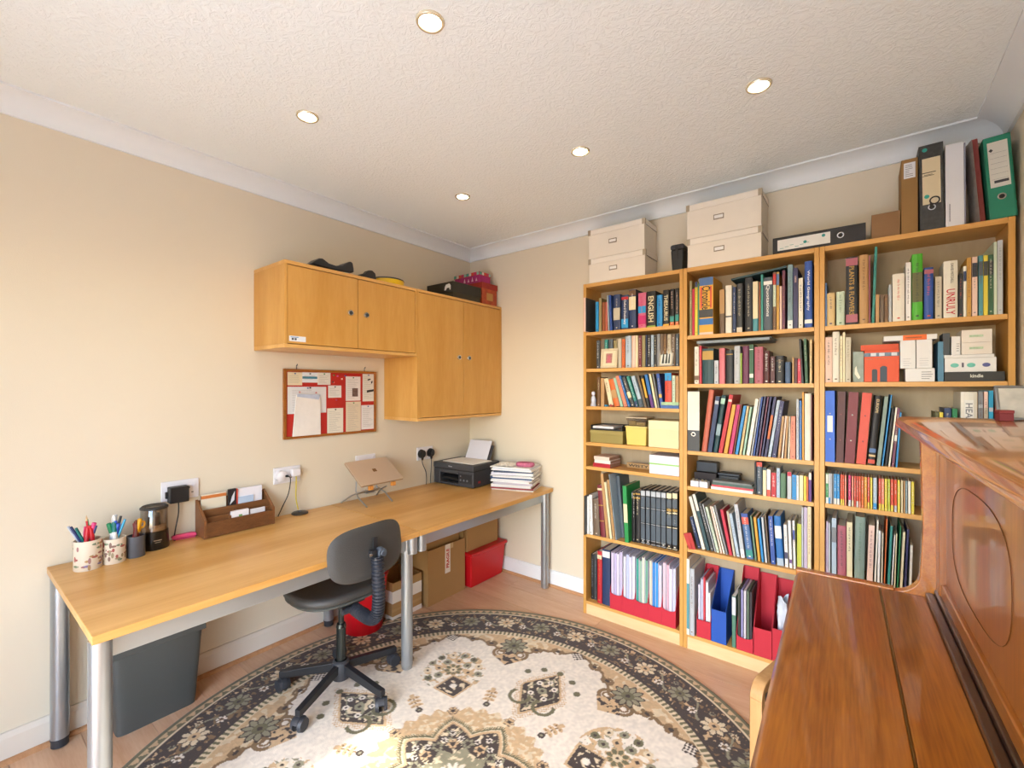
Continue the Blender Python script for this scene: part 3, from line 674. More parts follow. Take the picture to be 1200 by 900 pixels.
t = thing('storage_tub', 'bright red plastic storage tub with lid under the desk corner', 'tub', (.094, -.405, 0))
part(t, 'tub', G().frus((.02, .015, .285, .355), (.0, .0, .30, .375), 0, .225), REDP, bev=.012, seg=3)
part(t, 'lid', G().box(-.008, -.008, .222, .312, .384, .247), REDP, bev=.01, seg=3)
t = carton('plain cardboard box standing on the red storage tub', (.075, -.40, .2475), (.275, .33, .27), open_=False, m=CARD)
# ---- printer
PR = mat('3f3f42', .5, 0, .05, 30, .15, 240, name='charcoal_printer_plastic')
t = thing('printer', 'charcoal inkjet printer with paper tray, in the desk corner', 'printer', (.020, -.405, DH), math.radians(3))
part(t, 'body', G().box(0, .0, .004, .062, .30, .115).box(.062, .06, .004, .235, .30, .115).box(.235, 0, .004, .375, .30, .115).box(.062, 0, .085, .235, .06, .115).box(.062, 0, .004, .235, .06, .02), PR, bev=.006)
part(t, 'scanner_lid', G().box(-.002, -.004, .117, .377, .30, .158), PR, bev=.006)
part(t, 'lid_line', G().box(.002, .0, .1135, .373, .296, .118), BLK)
part(t, 'output_slot', G().box(.064, .045, .022, .233, .062, .084), BLK)
part(t, 'output_tray', G().box(.07, .01, .022, .228, .06, .028).prism([(.0, .05), (.0, .058), (.05, .078), (.05, .07)], 'x', .07, .228), BLK)
part(t, 'control_panel', G().box(.24, -.003, .03, .36, .0, .095), mat('2b2c2f', .3, 0, 0))
g = G()
for q_ in range(3): g.cyl((.262+.03*q_, -.003, .05), (.262+.03*q_, -.006, .05), .007, n=14)
part(t, 'button', g.cyl((.262, -.003, .078), (.262, -.006, .078), .005, n=12), mat('75777c', .4, 0, 0), smooth=True)
part(t, 'red_label', G().box(.3772, .05, .03, .3776, .075, .045), mat('b03038', .5, 0, 0))
text(t, 'badge', 'Canon', (.035, .009), mat('b9babd', .4, 0, 0), (.165, -.0045, .138), (1, 0, 0), (0, 0, 1), bold=.02)
part(t, 'sheet_feeder', G().prism([(.262, .158), (.276, .158), (.325, .262), (.317, .262)], 'x', .07, .31), PR, bev=.003)
solo('paper_stack', G().box(0, 0, 0, .297, .21, .004), PAPER, 'thin white sheets of paper lying on the printer lid', 'paper', (.065, -.36, DH+.1585), math.radians(1), bev=.0008)
solo('paper_stack', G().prism([(.252, .161), (.2535, .161), (.3185, .294), (.3165, .294)], 'x', .085, .295).xf(Matrix.Translation((0, 0, 0))), mat('d9d6dc', .8, 0, 0), 'white sheets standing in the rear feeder of the printer', 'paper', (.020, -.405, DH), math.radians(3))
# ---- magazine pile on the desk corner
random.seed(11)
mags = [('d8cfc0', .006), ('8d2630', .010), ('cfcac2', .022), ('b9b3bd', .014), ('e8e6e2', .012), ('c8ccd4', .010), ('23456f', .011), ('e8e4df', .009), ('3c4450', .007), ('dedbe3', .018), ('2b3d5c', .010), ('eceae6', .010), ('cfd3da', .008), ('efece6', .006)]
z = DH
desc = ['buff folder', 'dark red folder', 'thick white directory', 'lilac grey catalogue', 'white brochure', 'pale grey magazine', 'dark blue magazine', 'cream magazine', 'slate magazine', 'thick pale pad', 'navy magazine', 'white magazine', 'light blue magazine', 'white newsletter']
pos = ['at the very bottom', 'second from the bottom', 'low', 'lower down', 'below the middle', 'beneath the blue one', 'in the middle', 'just over the blue one', 'halfway up', 'in the upper half', 'near the top', 'near the top above navy', 'next to the top', 'on the very top']
for i, (c_, h_) in enumerate(mags):
    w_, d_ = .30+random.uniform(-.02, .02), .215+random.uniform(-.01, .01)
    t = thing('magazine', '%s %s of the pile right of the printer' % (desc[i], pos[i]), 'magazine', (.585+random.uniform(-.012, .012), -.155+random.uniform(-.008, .008), z), math.radians(19+random.uniform(-5, 5)), group='magazines and papers piled right of the printer')
    c2 = mat(c_, .45, 0, .12, 25)
    e = min(.0012, h_*.2)
    part(t, 'cover', G().box(-w_/2, -d_/2, 0, w_/2, d_/2, e).box(-w_/2, -d_/2, h_-e, w_/2, d_/2, h_-.0001).box(-w_/2, -d_/2, e, -w_/2+.001, d_/2, h_-e), c2)
    if i % 3 != 2: part(t, 'spine', G().box(-w_/2+.0011, -d_/2, e, w_/2*(.2 if i in (0, 9) else .99), -d_/2+.0009, h_-e), c2)
    part(t, 'pages', G().box(-w_/2+.0011, -d_/2+.001, e, w_/2-.001, d_/2-.001, h_-e), PAPER)
    z += h_
t = thing('patterned_pouch', 'pink patterned pouch on top of the magazine pile', 'pouch', (.665, -.15, z), math.radians(19))
part(t, 'pouch', superdisc(.065, .035, 0, .030, 3, .004, .012), mat('b8607c', .6, 0, .4, 70, .3, 90), smooth=True)
part(t, 'zip', G().box(-.055, -.003, .0265, .055, .003, .0285), mat('7a3040', .5, 0, 0))
g = G(); P = [[(-.07+.14*i/14+.006*math.sin(j*2.1), -.06+.12*j/14+.006*math.cos(i*1.7), .004+.018*abs(math.sin(i*1.1+j*.8))*math.sin(math.pi*i/14)*math.sin(math.pi*j/14)+.006*random.random()) for j in range(15)] for i in range(15)]
g.grid(P); o = solo('tissue', g, mat('e9e2d3', .85, 0, .05, 30), 'crumpled cream tissue on the pile beside pink pouch', 'tissue', (.535, -.19, z-.001), .3, smooth=True)
sm = o.modifiers.new('s', 'SOLIDIFY'); sm.thickness = .0008
# ---- laptop on stand
t = thing('laptop_stand', 'folding silver wire laptop stand at the desk joint', 'stand', (.10, -1.03, DH))
ALU = mat('b9bec4', .28, .9, 0, name='brushed_aluminium')
for yy in (-.105, .105):
    part(t, 'leg', G().tube([(-.075, yy*1.2, .004), (.0, yy*.95, .055), (.10, yy*.7, .095)], .0045, 8), ALU, smooth=True)
    part(t, 'leg', G().tube([(.135, yy*.85, .004), (.05, yy*.9, .05), (.0, yy*.7, .075), (-.01, yy*.6, .17)], .0045, 8), ALU, smooth=True)
    part(t, 'support_arm', G().tube([(.150, yy*.75, .106), (-.015, yy*.55, .217)], .0038, 8), ALU, smooth=True)
    part(t, 'cork_pad', G().box(.148, yy*.75-.014, .104, .165, yy*.75+.014, .128), mat('d08a3c', .7, 0, .1, 60), bev=.002)
part(t, 'hinge', G().cyl((.02, -.08, .066), (.02, .08, .066), .007, n=12).box(.0, -.03, .056, .05, .03, .062), ALU, smooth=True)
t = thing('laptop', 'closed sandy gold laptop tilted on the folding stand', 'laptop', (.259, -1.028, .815), rot=(0, math.radians(34), 0))
GOLD = mat('c8b49c', .4, .35, .02, 10, name='sandy_anodised_aluminium')
part(t, 'base', G().box(-.208, -.148, 0, 0, .148, .008), mat('b39a7c', .4, .35, 0), bev=.003)
part(t, 'lid', G().box(-.208, -.148, .0085, 0, .148, .0145), GOLD, bev=.003)
lg = mat('7a5a30', .3, .8, 0)
g = G()
for a in (-.0125, .0005):
    for b2 in (-.0125, .0005): g.box(-.107+a, b2, .0145, -.107+a+.012, b2+.012, .0149)
part(t, 'logo', g, lg)
# ---- letter rack
t = thing('letter_rack', 'carved brown wooden letter rack against the wall, right of the pink stapler', 'letter rack', (.012, -1.905, DH+.001))
OAK = wood('carved_oak', '6d4424', '8a5a32', 'y', .5, 4, 6, bump=.25); L_ = .315
side = [(0, 0), (.115, 0), (.115, .085), (.0, .165)]
for a in (0, L_-.012): part(t, 'side', G().prism(side, 'y', a, a+.012), OAK, bev=.001, seg=1)
part(t, 'front_panel', G().box(.108, .012, .004, .116, L_-.012, .072), wood('carved_front', '5c3719', '805028', 'y', .55, 9, 2.5, bump=.9))
part(t, 'back_panel', G().box(.001, .012, .0, .008, L_-.012, .16), OAK)
for x_, zt in ((.078, .088), (.042, .118)): part(t, 'divider', G().box(x_, .012, .004, x_+.006, L_-.012, zt), OAK)
part(t, 'partition', G().box(.048, .15, .004, .078, .155, .1).box(.084, .11, .004, .108, .115, .085).box(.008, .15, .004, .042, .155, .11), OAK)
part(t, 'base', G().box(.008, .012, 0, .108, L_-.012, .004), OAK)
for nm, lb, ct, (x0, y0, z0, x1, y1, z1), c_ in [('notebook', 'orange and cream notebook at back left of the letter rack', 'notebook', (.012, .018, .005, .02, .125, .185), 'e2d6bd'), ('booklet', 'black booklet with red spine standing in letter rack', 'booklet', (.022, .13, .005, .036, .165, .195), '201c1e'),
        ('envelope', 'white envelopes at back right of the letter rack', 'envelope', (.012, .172, .005, .03, .288, .19), 'e8e6ec'), ('card', 'small white card box in the front of letter rack', 'card', (.088, .118, .005, .104, .195, .10), 'ebe9ee'), ('envelope', 'small white envelope in front right of letter rack', 'envelope', (.088, .205, .005, .096, .275, .092), 'e2dfe2'), ('postcard', 'pale blue card standing behind letter rack centre', 'card', (.032, .172, .005, .037, .245, .15), 'b9cbe0')]:
    o = thing(nm, lb, ct, (.012, -1.905, DH+.001), group='papers in the letter rack')
    part(o, 'sheets', G().box(x0, y0, z0, x1, y1, z1), mat(c_, .7, 0, .04, 20), bev=.0006, seg=1)
    if nm == 'notebook': part(o, 'top_strip', G().box(x0-.0004, y0, z1-.02, x1+.0004, y1, z1-.005), mat('d0793a', .6, 0, 0))
    if nm == 'booklet': part(o, 'red_spine', G().box(x0, y1, z0, x1+.0004, y1+.006, z1-.002), mat('c8402a', .6, 0, 0)); part(o, 'cover_motif', G().prism([(.135, .12), (.155, .14), (.158, .185), (.145, .16)], 'x', x1, x1+.0005), mat('d8dadf', .6, 0, 0))
    if nm == 'card': part(o, 'logo', G().box(x1, .15, .07, x1+.0004, .165, .08), mat('6a9a5a', .6, 0, 0))
# ---- round black base, pink stapler
t = thing('charging_base', 'flat round black base with yellow lead on the desk', 'charger', (.048, -1.42, DH))
part(t, 'disc', G().lathe([(.001, 0), (.040, 0), (.043, .002), (.043, .006), (.038, .010), (.001, .011)], n=40), mat('2c2622', .4, 0, .1, 40), smooth=True)
part(t, 'stem', G().lathe([(.001, .011), (.008, .011), (.007, .016), (.001, .017)], n=16), DGREY, smooth=True)
t = thing('stapler', 'small pink stapler lying on the desk by the wall', 'stapler', (.032, -1.955, DH), math.radians(90-8))
PINK = mat('e34c78', .4, 0, .03, 10)
part(t, 'upper_arm', G().prism([(-.045, .008), (-.048, .016), (-.038, .023), (.03, .024), (.045, .020), (.047, .011), (.045, .008)], 'y', -.011, .011), PINK, bev=.004, seg=3)
part(t, 'base', G().box(-.042, -.010, 0, .044, .010, .0065), mat('c23a62', .5, 0, 0), bev=.002)
# ---- pencil pots
def pot(label, loc, r, h, body, items, motif=None, grp='pots of pens and pencils'):
    t = thing('pencil_pot', label, 'pot', loc, group=grp)
    part(t, 'pot', G().lathe([(.001, 0), (r*.97, 0), (r, .002), (r, h), (r-.003, h), (r-.003, .004), (.001, .004)], n=40), body, smooth=True)
    if motif:
        random.seed(int(r*1e5)+3)
        for k in range(30):
            a = random.uniform(-2.2, 1.2); z_ = random.uniform(.012, h-.012); L2 = random.uniform(.014, .026); g = G(); rr = r+.0004
            if random.random() < .5:
                dz_, da = 0.0045, L2/r/2
            else: dz_, da = L2/2, .0045/r
            vs = [(rr*math.cos(a+da*math.cos(q_)), rr*math.sin(a+da*math.cos(q_)), z_+dz_*math.sin(q_)) for q_ in [2*math.pi*i/10 for i in range(10)]]
            part(t, 'leaf_print', G().add(vs, [tuple(range(10))]), mat(random.choice(motif), .7, 0, 0))
    return t
POTM = mat('dfd0ba', .6, 0, .02, 10, name='cream_ceramic')
pots = [((.145, -2.300, DH), .042, .112), ((.140, -2.222, DH), .037, .098), ((.132, -2.152, DH), .031, .086)]
pot('cream pot printed with leaves, the largest and furthest left', pots[0][0], .042, .112, POTM, [], ['a0706c', '7c8a6c', '8a7a9a', 'b08a5a', 'a85a50'])
pot('cream pot printed with leaves, between large pot and grey pot', pots[1][0], .037, .098, POTM, [], ['8a6a5c', '7c8a6c', 'a09070', 'a85a50'])
pot('plain dark grey pot beside the pencil sharpener', pots[2][0], .031, .086, mat('55565b', .5, 0, .03, 30), [])
penc = {'red': 'c01828', 'green': '1f7a4c', 'teal': '157068', 'navy': '26356a', 'blue': '2a52c0', 'pink': 'd83a78', 'brown': '6a2c1c', 'dark red': '70201c', 'yellow': 'e0a41c', 'orange': 'c85020', 'silver': 'b8bcc4', 'black': '202024', 'light blue': '3aa0c8', 'white': 'e4e2dc'}
def pencil(pi, col, ang, tilt, length, kind, which, capped=False):
    (px, py, pz), r, h = pots[pi]; ar = math.radians(ang); tr = math.radians(tilt)
    d = Vector((math.sin(tr)*math.cos(ar), math.sin(tr)*math.sin(ar), math.cos(tr)))
    length *= 1.07; base = Vector((px, py, pz+.006)) - Vector((math.cos(ar), math.sin(ar), 0))*(r*.55)
    t = thing(kind, '%s %s %s' % (col, kind.replace('_', ' '), which), 'pen' if kind != 'pencil' else 'pencil', base, group='pens and pencils in the pots', rot=tuple(d.to_track_quat('Z', 'Y').to_euler()))
    m = mat(penc[col], .4, 0, .03, 20)
    if kind == 'pencil':
        part(t, 'barrel', G().cyl((0, 0, 0), (0, 0, length-.018), .0036, n=6), m)
        part(t, 'tip', G().cyl((0, 0, length-.018), (0, 0, length-.003), .0036, .0008, 6).cyl((0, 0, length-.003), (0, 0, length), .0008, .0002, 6), mat('dcb98a', .7, 0, 0))
    elif kind == 'marker_pen':
        part(t, 'barrel', G().cyl((0, 0, 0), (0, 0, length-.04), .0075, n=14), mat(penc['white'], .4, 0, 0) if col in ('green', 'teal') else m, smooth=True)
        part(t, 'cap', G().cyl((0, 0, length-.04), (0, 0, length-.002), .0085, .0078, 14).cyl((0, 0, length-.002), (0, 0, length), .0078, .005, 14), m, smooth=True)
    else:
        part(t, 'barrel', G().cyl((0, 0, 0), (0, 0, length-.03), .0045, n=10), m, smooth=True)
        part(t, 'cap', G().cyl((0, 0, length-.03), (0, 0, length), .0052, .0042, 10).box(.004, -.0012, length-.03, .0068, .0012, length-.004), m, smooth=True)
W1 = 'in the large leaf printed pot'; W2 = 'in the middle leaf printed pot'; W3 = 'in the grey pot'
for a in [(0, 'navy', 250, 24, .165, 'pen', 'leaning left '+W1), (0, 'teal', 262, 20, .155, 'pen', 'leaning left '+W1), (0, 'silver', 240, 27, .17, 'pen', 'leaning furthest left '+W1), (0, 'green', 280, 8, .19, 'pencil', 'standing tall '+W1), (0, 'red', 300, 9, .185, 'pencil', 'standing tall '+W1), (0, 'red', 250, 6, .14, 'marker_pen', 'at the front left '+W1), (0, 'teal', 20, 7, .135, 'marker_pen', 'at the front '+W1), (0, 'red', 60, 10, .15, 'marker_pen', 'upright on the right '+W1), (0, 'pink', 85, 14, .16, 'marker_pen', 'leaning right '+W1), (0, 'red', 140, 8, .145, 'marker_pen', 'at the back '+W1), (0, 'navy', 75, 17, .15, 'pen', 'leaning right '+W1), (0, 'orange', 320, 8, .14, 'pen', 'at the front '+W1),
          (1, 'teal', 270, 9, .14, 'marker_pen', 'at the left '+W2), (1, 'green', 0, 8, .135, 'marker_pen', 'at the front '+W2), (1, 'teal', 180, 7, .145, 'marker_pen', 'at the back '+W2), (1, 'blue', 70, 13, .14, 'marker_pen', 'leaning right '+W2), (1, 'light blue', 85, 19, .155, 'pen', 'leaning far right '+W2), (1, 'silver', 120, 9, .17, 'pen', 'standing tallest '+W2), (1, 'silver', 60, 7, .155, 'pen', 'at the front right '+W2), (1, 'white', 200, 8, .165, 'pen', 'at the back '+W2), (1, 'navy', 300, 10, .14, 'pen', 'at the front left '+W2),
          (2, 'dark red', 270, 9, .125, 'marker_pen', 'at the left '+W3), (2, 'brown', 0, 8, .12, 'marker_pen', 'at the front '+W3), (2, 'dark red', 100, 10, .125, 'marker_pen', 'at the right '+W3), (2, 'brown', 180, 6, .135, 'pen', 'at the back '+W3), (2, 'orange', 45, 9, .13, 'pencil', 'at the front right '+W3),
          (0, 'pink', 40, 5, .145, 'pen', 'in the centre '+W1), (0, 'dark red', 110, 11, .15, 'pencil', 'leaning back right '+W1), (0, 'blue', 95, 15, .15, 'marker_pen', 'leaning right '+W1), (0, 'green', 200, 10, .14, 'pen', 'behind the reds '+W1),
          (1, 'green', 250, 14, .145, 'marker_pen', 'leaning left '+W2), (1, 'blue', 30, 10, .15, 'pen', 'at the front right '+W2), (1, 'black', 100, 14, .165, 'pen', 'leaning right '+W2), (1, 'brown', 330, 6, .16, 'pencil', 'in the centre '+W2), (1, 'white', 290, 7, .17, 'pen', 'tall at the left '+W2),
          (2, 'yellow', 80, 12, .14, 'marker_pen', 'leaning right '+W3), (2, 'dark red', 320, 7, .13, 'pen', 'at the front left '+W3)]: pencil(*a)
t = thing('scissors', 'yellow handled scissors standing in the grey pot', 'scissors', (pots[2][0][0], pots[2][0][1]-.002, DH+.008), rot=(math.radians(-9), 0, math.radians(25)))
for s_ in (-1, 1):
    rg = [(0, s_*.011+.009*math.cos(a), .118+.013*math.sin(a)) for a in [2*math.pi*i/16 for i in range(17)]]
    part(t, 'handle', G().tube(rg, .0035, 8).tube([(0, s_*.007, .106), (0, s_*.002, .09)], .0035, 8), mat('e6a818', .35, 0, 0), smooth=True)
    part(t, 'blade', G().prism([(s_*.001, 0), (s_*.005, .092), (-s_*.002, .092)], 'x', .0005*s_, .0005*s_+.001), CHROME)
# ---- pencil sharpener
t = thing('pencil_sharpener', 'tall electric pencil sharpener, smoky clear top on black base', 'sharpener', (.068, -2.075, DH))
part(t, 'base', G().lathe([(.001, 0), (.052, 0), (.054, .004), (.050, .075), (.001, .078)], n=40), mat('15110f', .3, 0, 0), smooth=True)
part(t, 'clear_cover', G().lathe([(.049, .076), (.0475, .172), (.040, .184), (.001, .186), (.001, .183), (.039, .181), (.0445, .171), (.046, .076)], n=40), thin_glass('smoky_clear_plastic', (.86, .84, .82), .10, .08), smooth=True)
part(t, 'motor', G().cyl((0, 0, .078), (0, 0, .150), .024, .018, 20).cyl((0, 0, .15), (0, 0, .17), .008, n=12), mat('6a625a', .35, .5, 0), smooth=True)
part(t, 'shavings', G().lathe([(.001, .078), (.044, .078), (.043, .092), (.02, .10), (.001, .098)], n=24), mat('b08a60', .9, 0, .3, 150, .5, 200), smooth=True)
part(t, 'top_ring', G().lathe([(.046, .17), (.050, .172), (.050, .178), (.044, .184), (.040, .182)], n=40, closed=True), mat('2c2a28', .4, 0, 0), smooth=True)
part(t, 'badge', G().box(.049, -.014, .040, .0522, .014, .043).box(.049, -.010, .032, .0525, .010, .034), mat('b9a890', .4, .4, 0), kind='stuff')
# ---- things on the wall cabinets
t = thing('hole_punch', 'black saddle shaped hole punch on the low wall cabinet', 'hole punch', (.235, -1.35, CZ1))
sad = [(-.125, .024), (-.115, .034), (-.085, .060), (-.065, .064), (-.03, .046), (.01, .042), (.05, .052), (.085, .078), (.098, .084), (.112, .078), (.118, .045), (.118, .026), (.06, .022), (-.04, .018)]
part(t, 'lever', G().prism([(a, b2) for a, b2 in sad], 'x', -.045, .045), mat('2a2b2e', .4, 0, .04, 30), bev=.006, seg=3)
part(t, 'base', G().box(-.055, -.12, 0, .055, .112, .010), BLK, bev=.003)
part(t, 'punch_block', G().box(-.03, .03, .01, .03, .10, .026), CHROME, bev=.002)
t = thing('tape_reel', 'flat round yellow and black case on the low wall cabinet', 'case', (.228, -.975, CZ1))
part(t, 'case', G().lathe([(.001, 0), (.098, 0), (.100, .004), (.100, .030), (.001, .030)], n=48), mat('e0b514', .4, 0, .03, 10), smooth=True, label='yellow base')
part(t, 'lid', G().lathe([(.001, .030), (.102, .030), (.102, .036), (.092, .041), (.001, .043)], n=48), mat('3a3b38', .4, 0, 0), smooth=True)
t = thing('tape_dispenser', 'rounded black tape dispenser beside the yellow case', 'tape dispenser', (.255, -1.125, CZ1))
part(t, 'body', G().prism([(-.06, 0), (-.058, .03), (-.03, .038), (-.01, .060), (.015, .064), (.036, .050), (.042, .02), (.042, 0)], 'x', -.022, .022), BLK, bev=.006, seg=3)
t = thing('box_file', 'flat black board game box on the tall wall cabinet', 'box', (.035, -.486, CZ1))
part(t, 'box_base', G().box(.004, .004, 0, .261, .282, .05), mat('3b382c', .5, 0, .04, 12), bev=.002)
part(t, 'box_lid', G().box(0, 0, .045, .265, .286, .118), mat('2c2b26', .5, 0, .04, 12), bev=.002)
part(t, 'emblem', G().prism([(.18, .062), (.185, .085), (.195, .10), (.23, .105), (.242, .09), (.24, .062), (.232, .062), (.228, .076), (.205, .076), (.195, .062)], 'y', -.0006, 0), mat('dcdcd8', .6, 0, 0), label='white animal shape')
t = thing('cardboard_box', 'dark red patterned gift box on the tall wall cabinet', 'box', (.020, -.188, CZ1))
REDB = mat('9c2a20', .6, 0, .25, 18)
part(t, 'box_base', G().box(.004, .004, 0, .276, .172, .13), mat('b04a28', .6, 0, .35, 30), bev=.002)
part(t, 'box_lid', G().box(0, 0, .125, .280, .176, .168), REDB, bev=.002)
part(t, 'label_card', G().box(.2762, .055, .04, .2768, .125, .095), mat('b98a4a', .6, 0, .05, 10))
t = thing('cardboard_box', 'magenta box with colourful lid stacked on the red gift box', 'box', (.015, -.195, CZ1+.1685))
part(t, 'box_base', G().box(.004, .004, 0, .262, .126, .055), mat('a8266c', .6, 0, .1, 30), bev=.002)
part(t, 'box_lid', G().box(0, 0, .053, .266, .13, .078), mat('c03a3a', .6, 0, 0), bev=.002)
g = G(); random.seed(2)
for k in range(15): part(t, 'lid_pattern', G().box(.2661, .003+.025*(k-10), .055, .2667, .003+.025*(k-10)+.02, .076) if k >= 10 else G().box(.003+.026*k, -.0006, .055, .003+.026*k+.022, 0, .076), mat(['3fa08a', 'd0442c', '8fbfae', 'd8d0c0', 'c0305a'][k*3 % 5], .6, 0, 0))
for k in range(4): part(t, 'sail_print', G().prism([(.10+.04*k, .012), (.12+.04*k, .012), (.11+.04*k, .045-.008*(k % 2))], 'y', .0034, .0039), mat('e2b8cc', .6, 0, 0))
# ---- boxes on the bookcases
BEI = mat('e6dccb', .7, 0, .03, 10, .05, 200, name='beige_linen_board'); CORN = mat('b3a58e', .35, .6, 0, name='tin_corner')
def storage(label, x0, x1, z, h, y0=-.200, y1=-.012, grp='beige storage boxes on the bookcases'):
    t = thing('storage_box', label, 'box', (x0, y0, z), group=grp); w, d = x1-x0, y1-y0
    part(t, 'box', G().box(.003, .003, 0, w-.003, d-.003, h-.02), BEI, bev=.0015, seg=1)
    part(t, 'lid', G().box(0, 0, h-.032, w, d, h-.0005), mat('eae1d2', .7, 0, .03, 10, .05, 200), bev=.002, seg=1)
    g = G()
    for a in (0, w-.016):
        g.box(a-.0008, -.0012, h-.033, a+.0168, .0, h).box(a-.0008, -.0012, h-.0006, a+.0168, .016, h+.0004)
    g.box(w, -.001, h-.033, w+.0012, .016, h)
    part(t, 'metal_corner', g, CORN)
    part(t, 'lid_edge', G().box(w+.0002, .018, h-.034, w+.001, d-.004, h-.031), mat('4a4640', .5, .3, 0))
    lb = part(t, 'label_holder', G().box(w*.38, .0012, h*.42, w*.38+.05, .003, h*.42+.026), mat('8d7f6a', .35, .6, 0))
    part(lb, 'label_card', G().box(w*.38+.004, .0004, h*.42+.005, w*.38+.046, .0012, h*.42+.021), PAPER)
storage('lower of the two smaller beige lidded boxes on the left bookcase', 1.180, 1.540, 2.0202, .148)
storage('upper of the two smaller beige lidded boxes on the left bookcase', 1.178, 1.536, 2.169, .176)
storage('lower of the two larger beige lidded boxes on the middle bookcase', 1.767, 2.122, 2.0202, .152)
storage('upper of the two larger beige lidded boxes on the middle bookcase', 1.764, 2.122, 2.173, .180)
t = thing('binocular_case', 'upright black case between the two stacks of beige boxes', 'case', (1.712, -.15, 2.0203))
part(t, 'body', G().frus((-.028, -.04, .032, .04), (-.034, -.045, .036, .045), 0, .115), mat('1d1e20', .45, 0, .05, 30, .2, 150), bev=.01, seg=3)
part(t, 'lid', G().box(-.036, -.047, .112, .038, .047, .142), mat('26272a', .5, 0, .05, 30, .2, 150), bev=.012, seg=3)
part(t, 'strap', G().box(-.006, -.0485, .06, .008, -.0465, .13), BLK)
# lever arch files etc. on the top
MARB = mat('3c3d3c', .6, 0, .45, 60, name='grey_marbled_board')
def ring_hole(parent, p, ax, r=.013):
    g = G().cyl(Vector(p), Vector(p)+Vector(ax)*.0015, r, n=20); part(parent, 'finger_ring', g, CHROME, smooth=True)
    part(parent, 'finger_hole', G().cyl(Vector(p)+Vector(ax)*.0012, Vector(p)+Vector(ax)*.002, r*.68, n=20), BLK, smooth=True)
t = thing('lever_arch_file', 'black lever arch file lying flat across the bookcase tops', 'file', (2.168, -.205, 2.0203))
part(t, 'cover', G().box(0, 0, 0, .350, .19, .003).box(0, 0, .072, .350, .19, .075).box(0, 0, .003, .350, .003, .072), mat('2a2b2d', .6, 0, .1, 40), bev=.0008, seg=1)
part(t, 'pages', G().box(.03, .02, .003, .34, .188, .04), PAPER)
part(t, 'spine_label', G().box(.02, -.0008, .012, .225, .0, .062), mat('dad8d0', .6, 0, .06, 20))
g = G()
for k in range(6): g.box(.03+.02*k, -.0012, .02+.005*(k % 3), .045+.02*k, -.0008, .022+.005*(k % 3))
part(t, 'spine_print', g.cyl((.13, -.0008, .035), (.13, -.0013, .035), .007, n=12).cyl((.20, -.0008, .05), (.20, -.0013, .05), .007, n=12), mat('2f8f88', .6, 0, 0))
ring_hole(t, (.262, -.0001, .038), (0, -1, 0))
t = thing('cardboard_box', 'small brown cardboard box leaning beside the tall carton', 'box', (2.537, -.195, 2.0203))
part(t, 'carton', G().box(0, 0, 0, .094, .17, .104), mat('8a6844', .8, 0, .05, 8, .1, 100), bev=.002)
t = thing('cardboard_box', 'tall slim brown carton with white address label on the bookcase', 'box', (2.634, -.195, 2.0203))
part(t, 'carton', G().box(0, 0, 0, .052, .18, .308), mat('94703f', .8, 0, .05, 8, .1, 100), bev=.002)
lb = part(t, 'address_label', G().box(.008, -.0006, .228, .044, 0, .292), mat('dfe0e4', .6, 0, .02, 20))
g = G()
for k in range(7): g.box(.012, -.001, .236+.0075*k, .012+random.uniform(.012, .026), -.0006, .2375+.0075*k)
part(lb, 'print', g, BLK)
def arch(label, x0, w, h, lean, col, lblcol, low=None, y0=-.2, d=.19, lab_z=(.35, .97)):
    t = thing('lever_arch_file', label, 'file', (x0, y0, 2.0203), rot=(0, math.radians(lean), 0), group='files standing on the right bookcase')
    part(t, 'cover', G().box(0, 0, 0, .003, d, h).box(w-.003, 0, 0, w, d, h).box(.003, 0, 0, w-.003, .003, h), col, bev=.0008, seg=1)
    part(t, 'pages', G().box(.004, .01, .004, w*.7, d-.002, h-.01), PAPER)
    if lblcol: part(t, 'spine_label', G().box(w*.13, -.0008, h*lab_z[0], w*.87, 0, h*lab_z[1]), lblcol, label='paper spine label')
    ring_hole(t, (w*.5, -.0001, h*.26), (0, -1, 0), .012)
    return t
t = arch('black lever arch file with cream label and key, beside tall carton', 2.692, .073, .345, -.8, MARB, mat('d8c8a4', .6, 0, .03, 20), lab_z=(.30, .84))
g = G().box(.008, -.0012, .23, .05, -.0008, .233).box(.01, -.0012, .218, .045, -.0008, .220).box(.015, -.0012, .222, .04, -.0008, .224)
part(t, 'spine_print', g, BLK)
part(t, 'spine_sticker', G().cyl((.018, -.0009, .325), (.018, -.0015, .325), .008, n=14).cyl((.022, -.0009, .135), (.022, -.0015, .135), .008, n=14), mat('2f9f90', .6, 0, 0))
kr = [(.045+.014*math.cos(a), -.004, .115+.014*math.sin(a)) for a in [2*math.pi*i/18 for i in range(19)]]
part(t, 'key_ring', G().tube(kr, .0025, 6).box(.03, -.005, .085, .04, -.002, .105), BLK, smooth=True)
t = thing('box_file', 'plain white box file standing between black and green files', 'file', (2.768, -.2, 2.0203), rot=(0, math.radians(-.3), 0))
part(t, 'box', G().box(0, 0, 0, .052, .19, .325), mat('dcdcde', .6, 0, .02, 10), bev=.001)
part(t, 'flap', G().box(.0525, 0, .0, .057, .19, .318), mat('8a8a9a', .6, 0, 0))
part(t, 'print', G().box(.010, -.0005, .02, .0135, 0, .09), mat('9a9aa0', .6, 0, .5, 400))
t = thing('folder', 'dark red folder wrapped in clear plastic, leaning beside white box file', 'folder', (2.866, -.17, 2.0203), rot=(0, math.radians(-4), 0))
part(t, 'folder', G().box(0, 0, 0, .018, .15, .335), mat('8c3a34', .6, 0, .05, 20), bev=.002)
g = G(); P = []
random.seed(8)
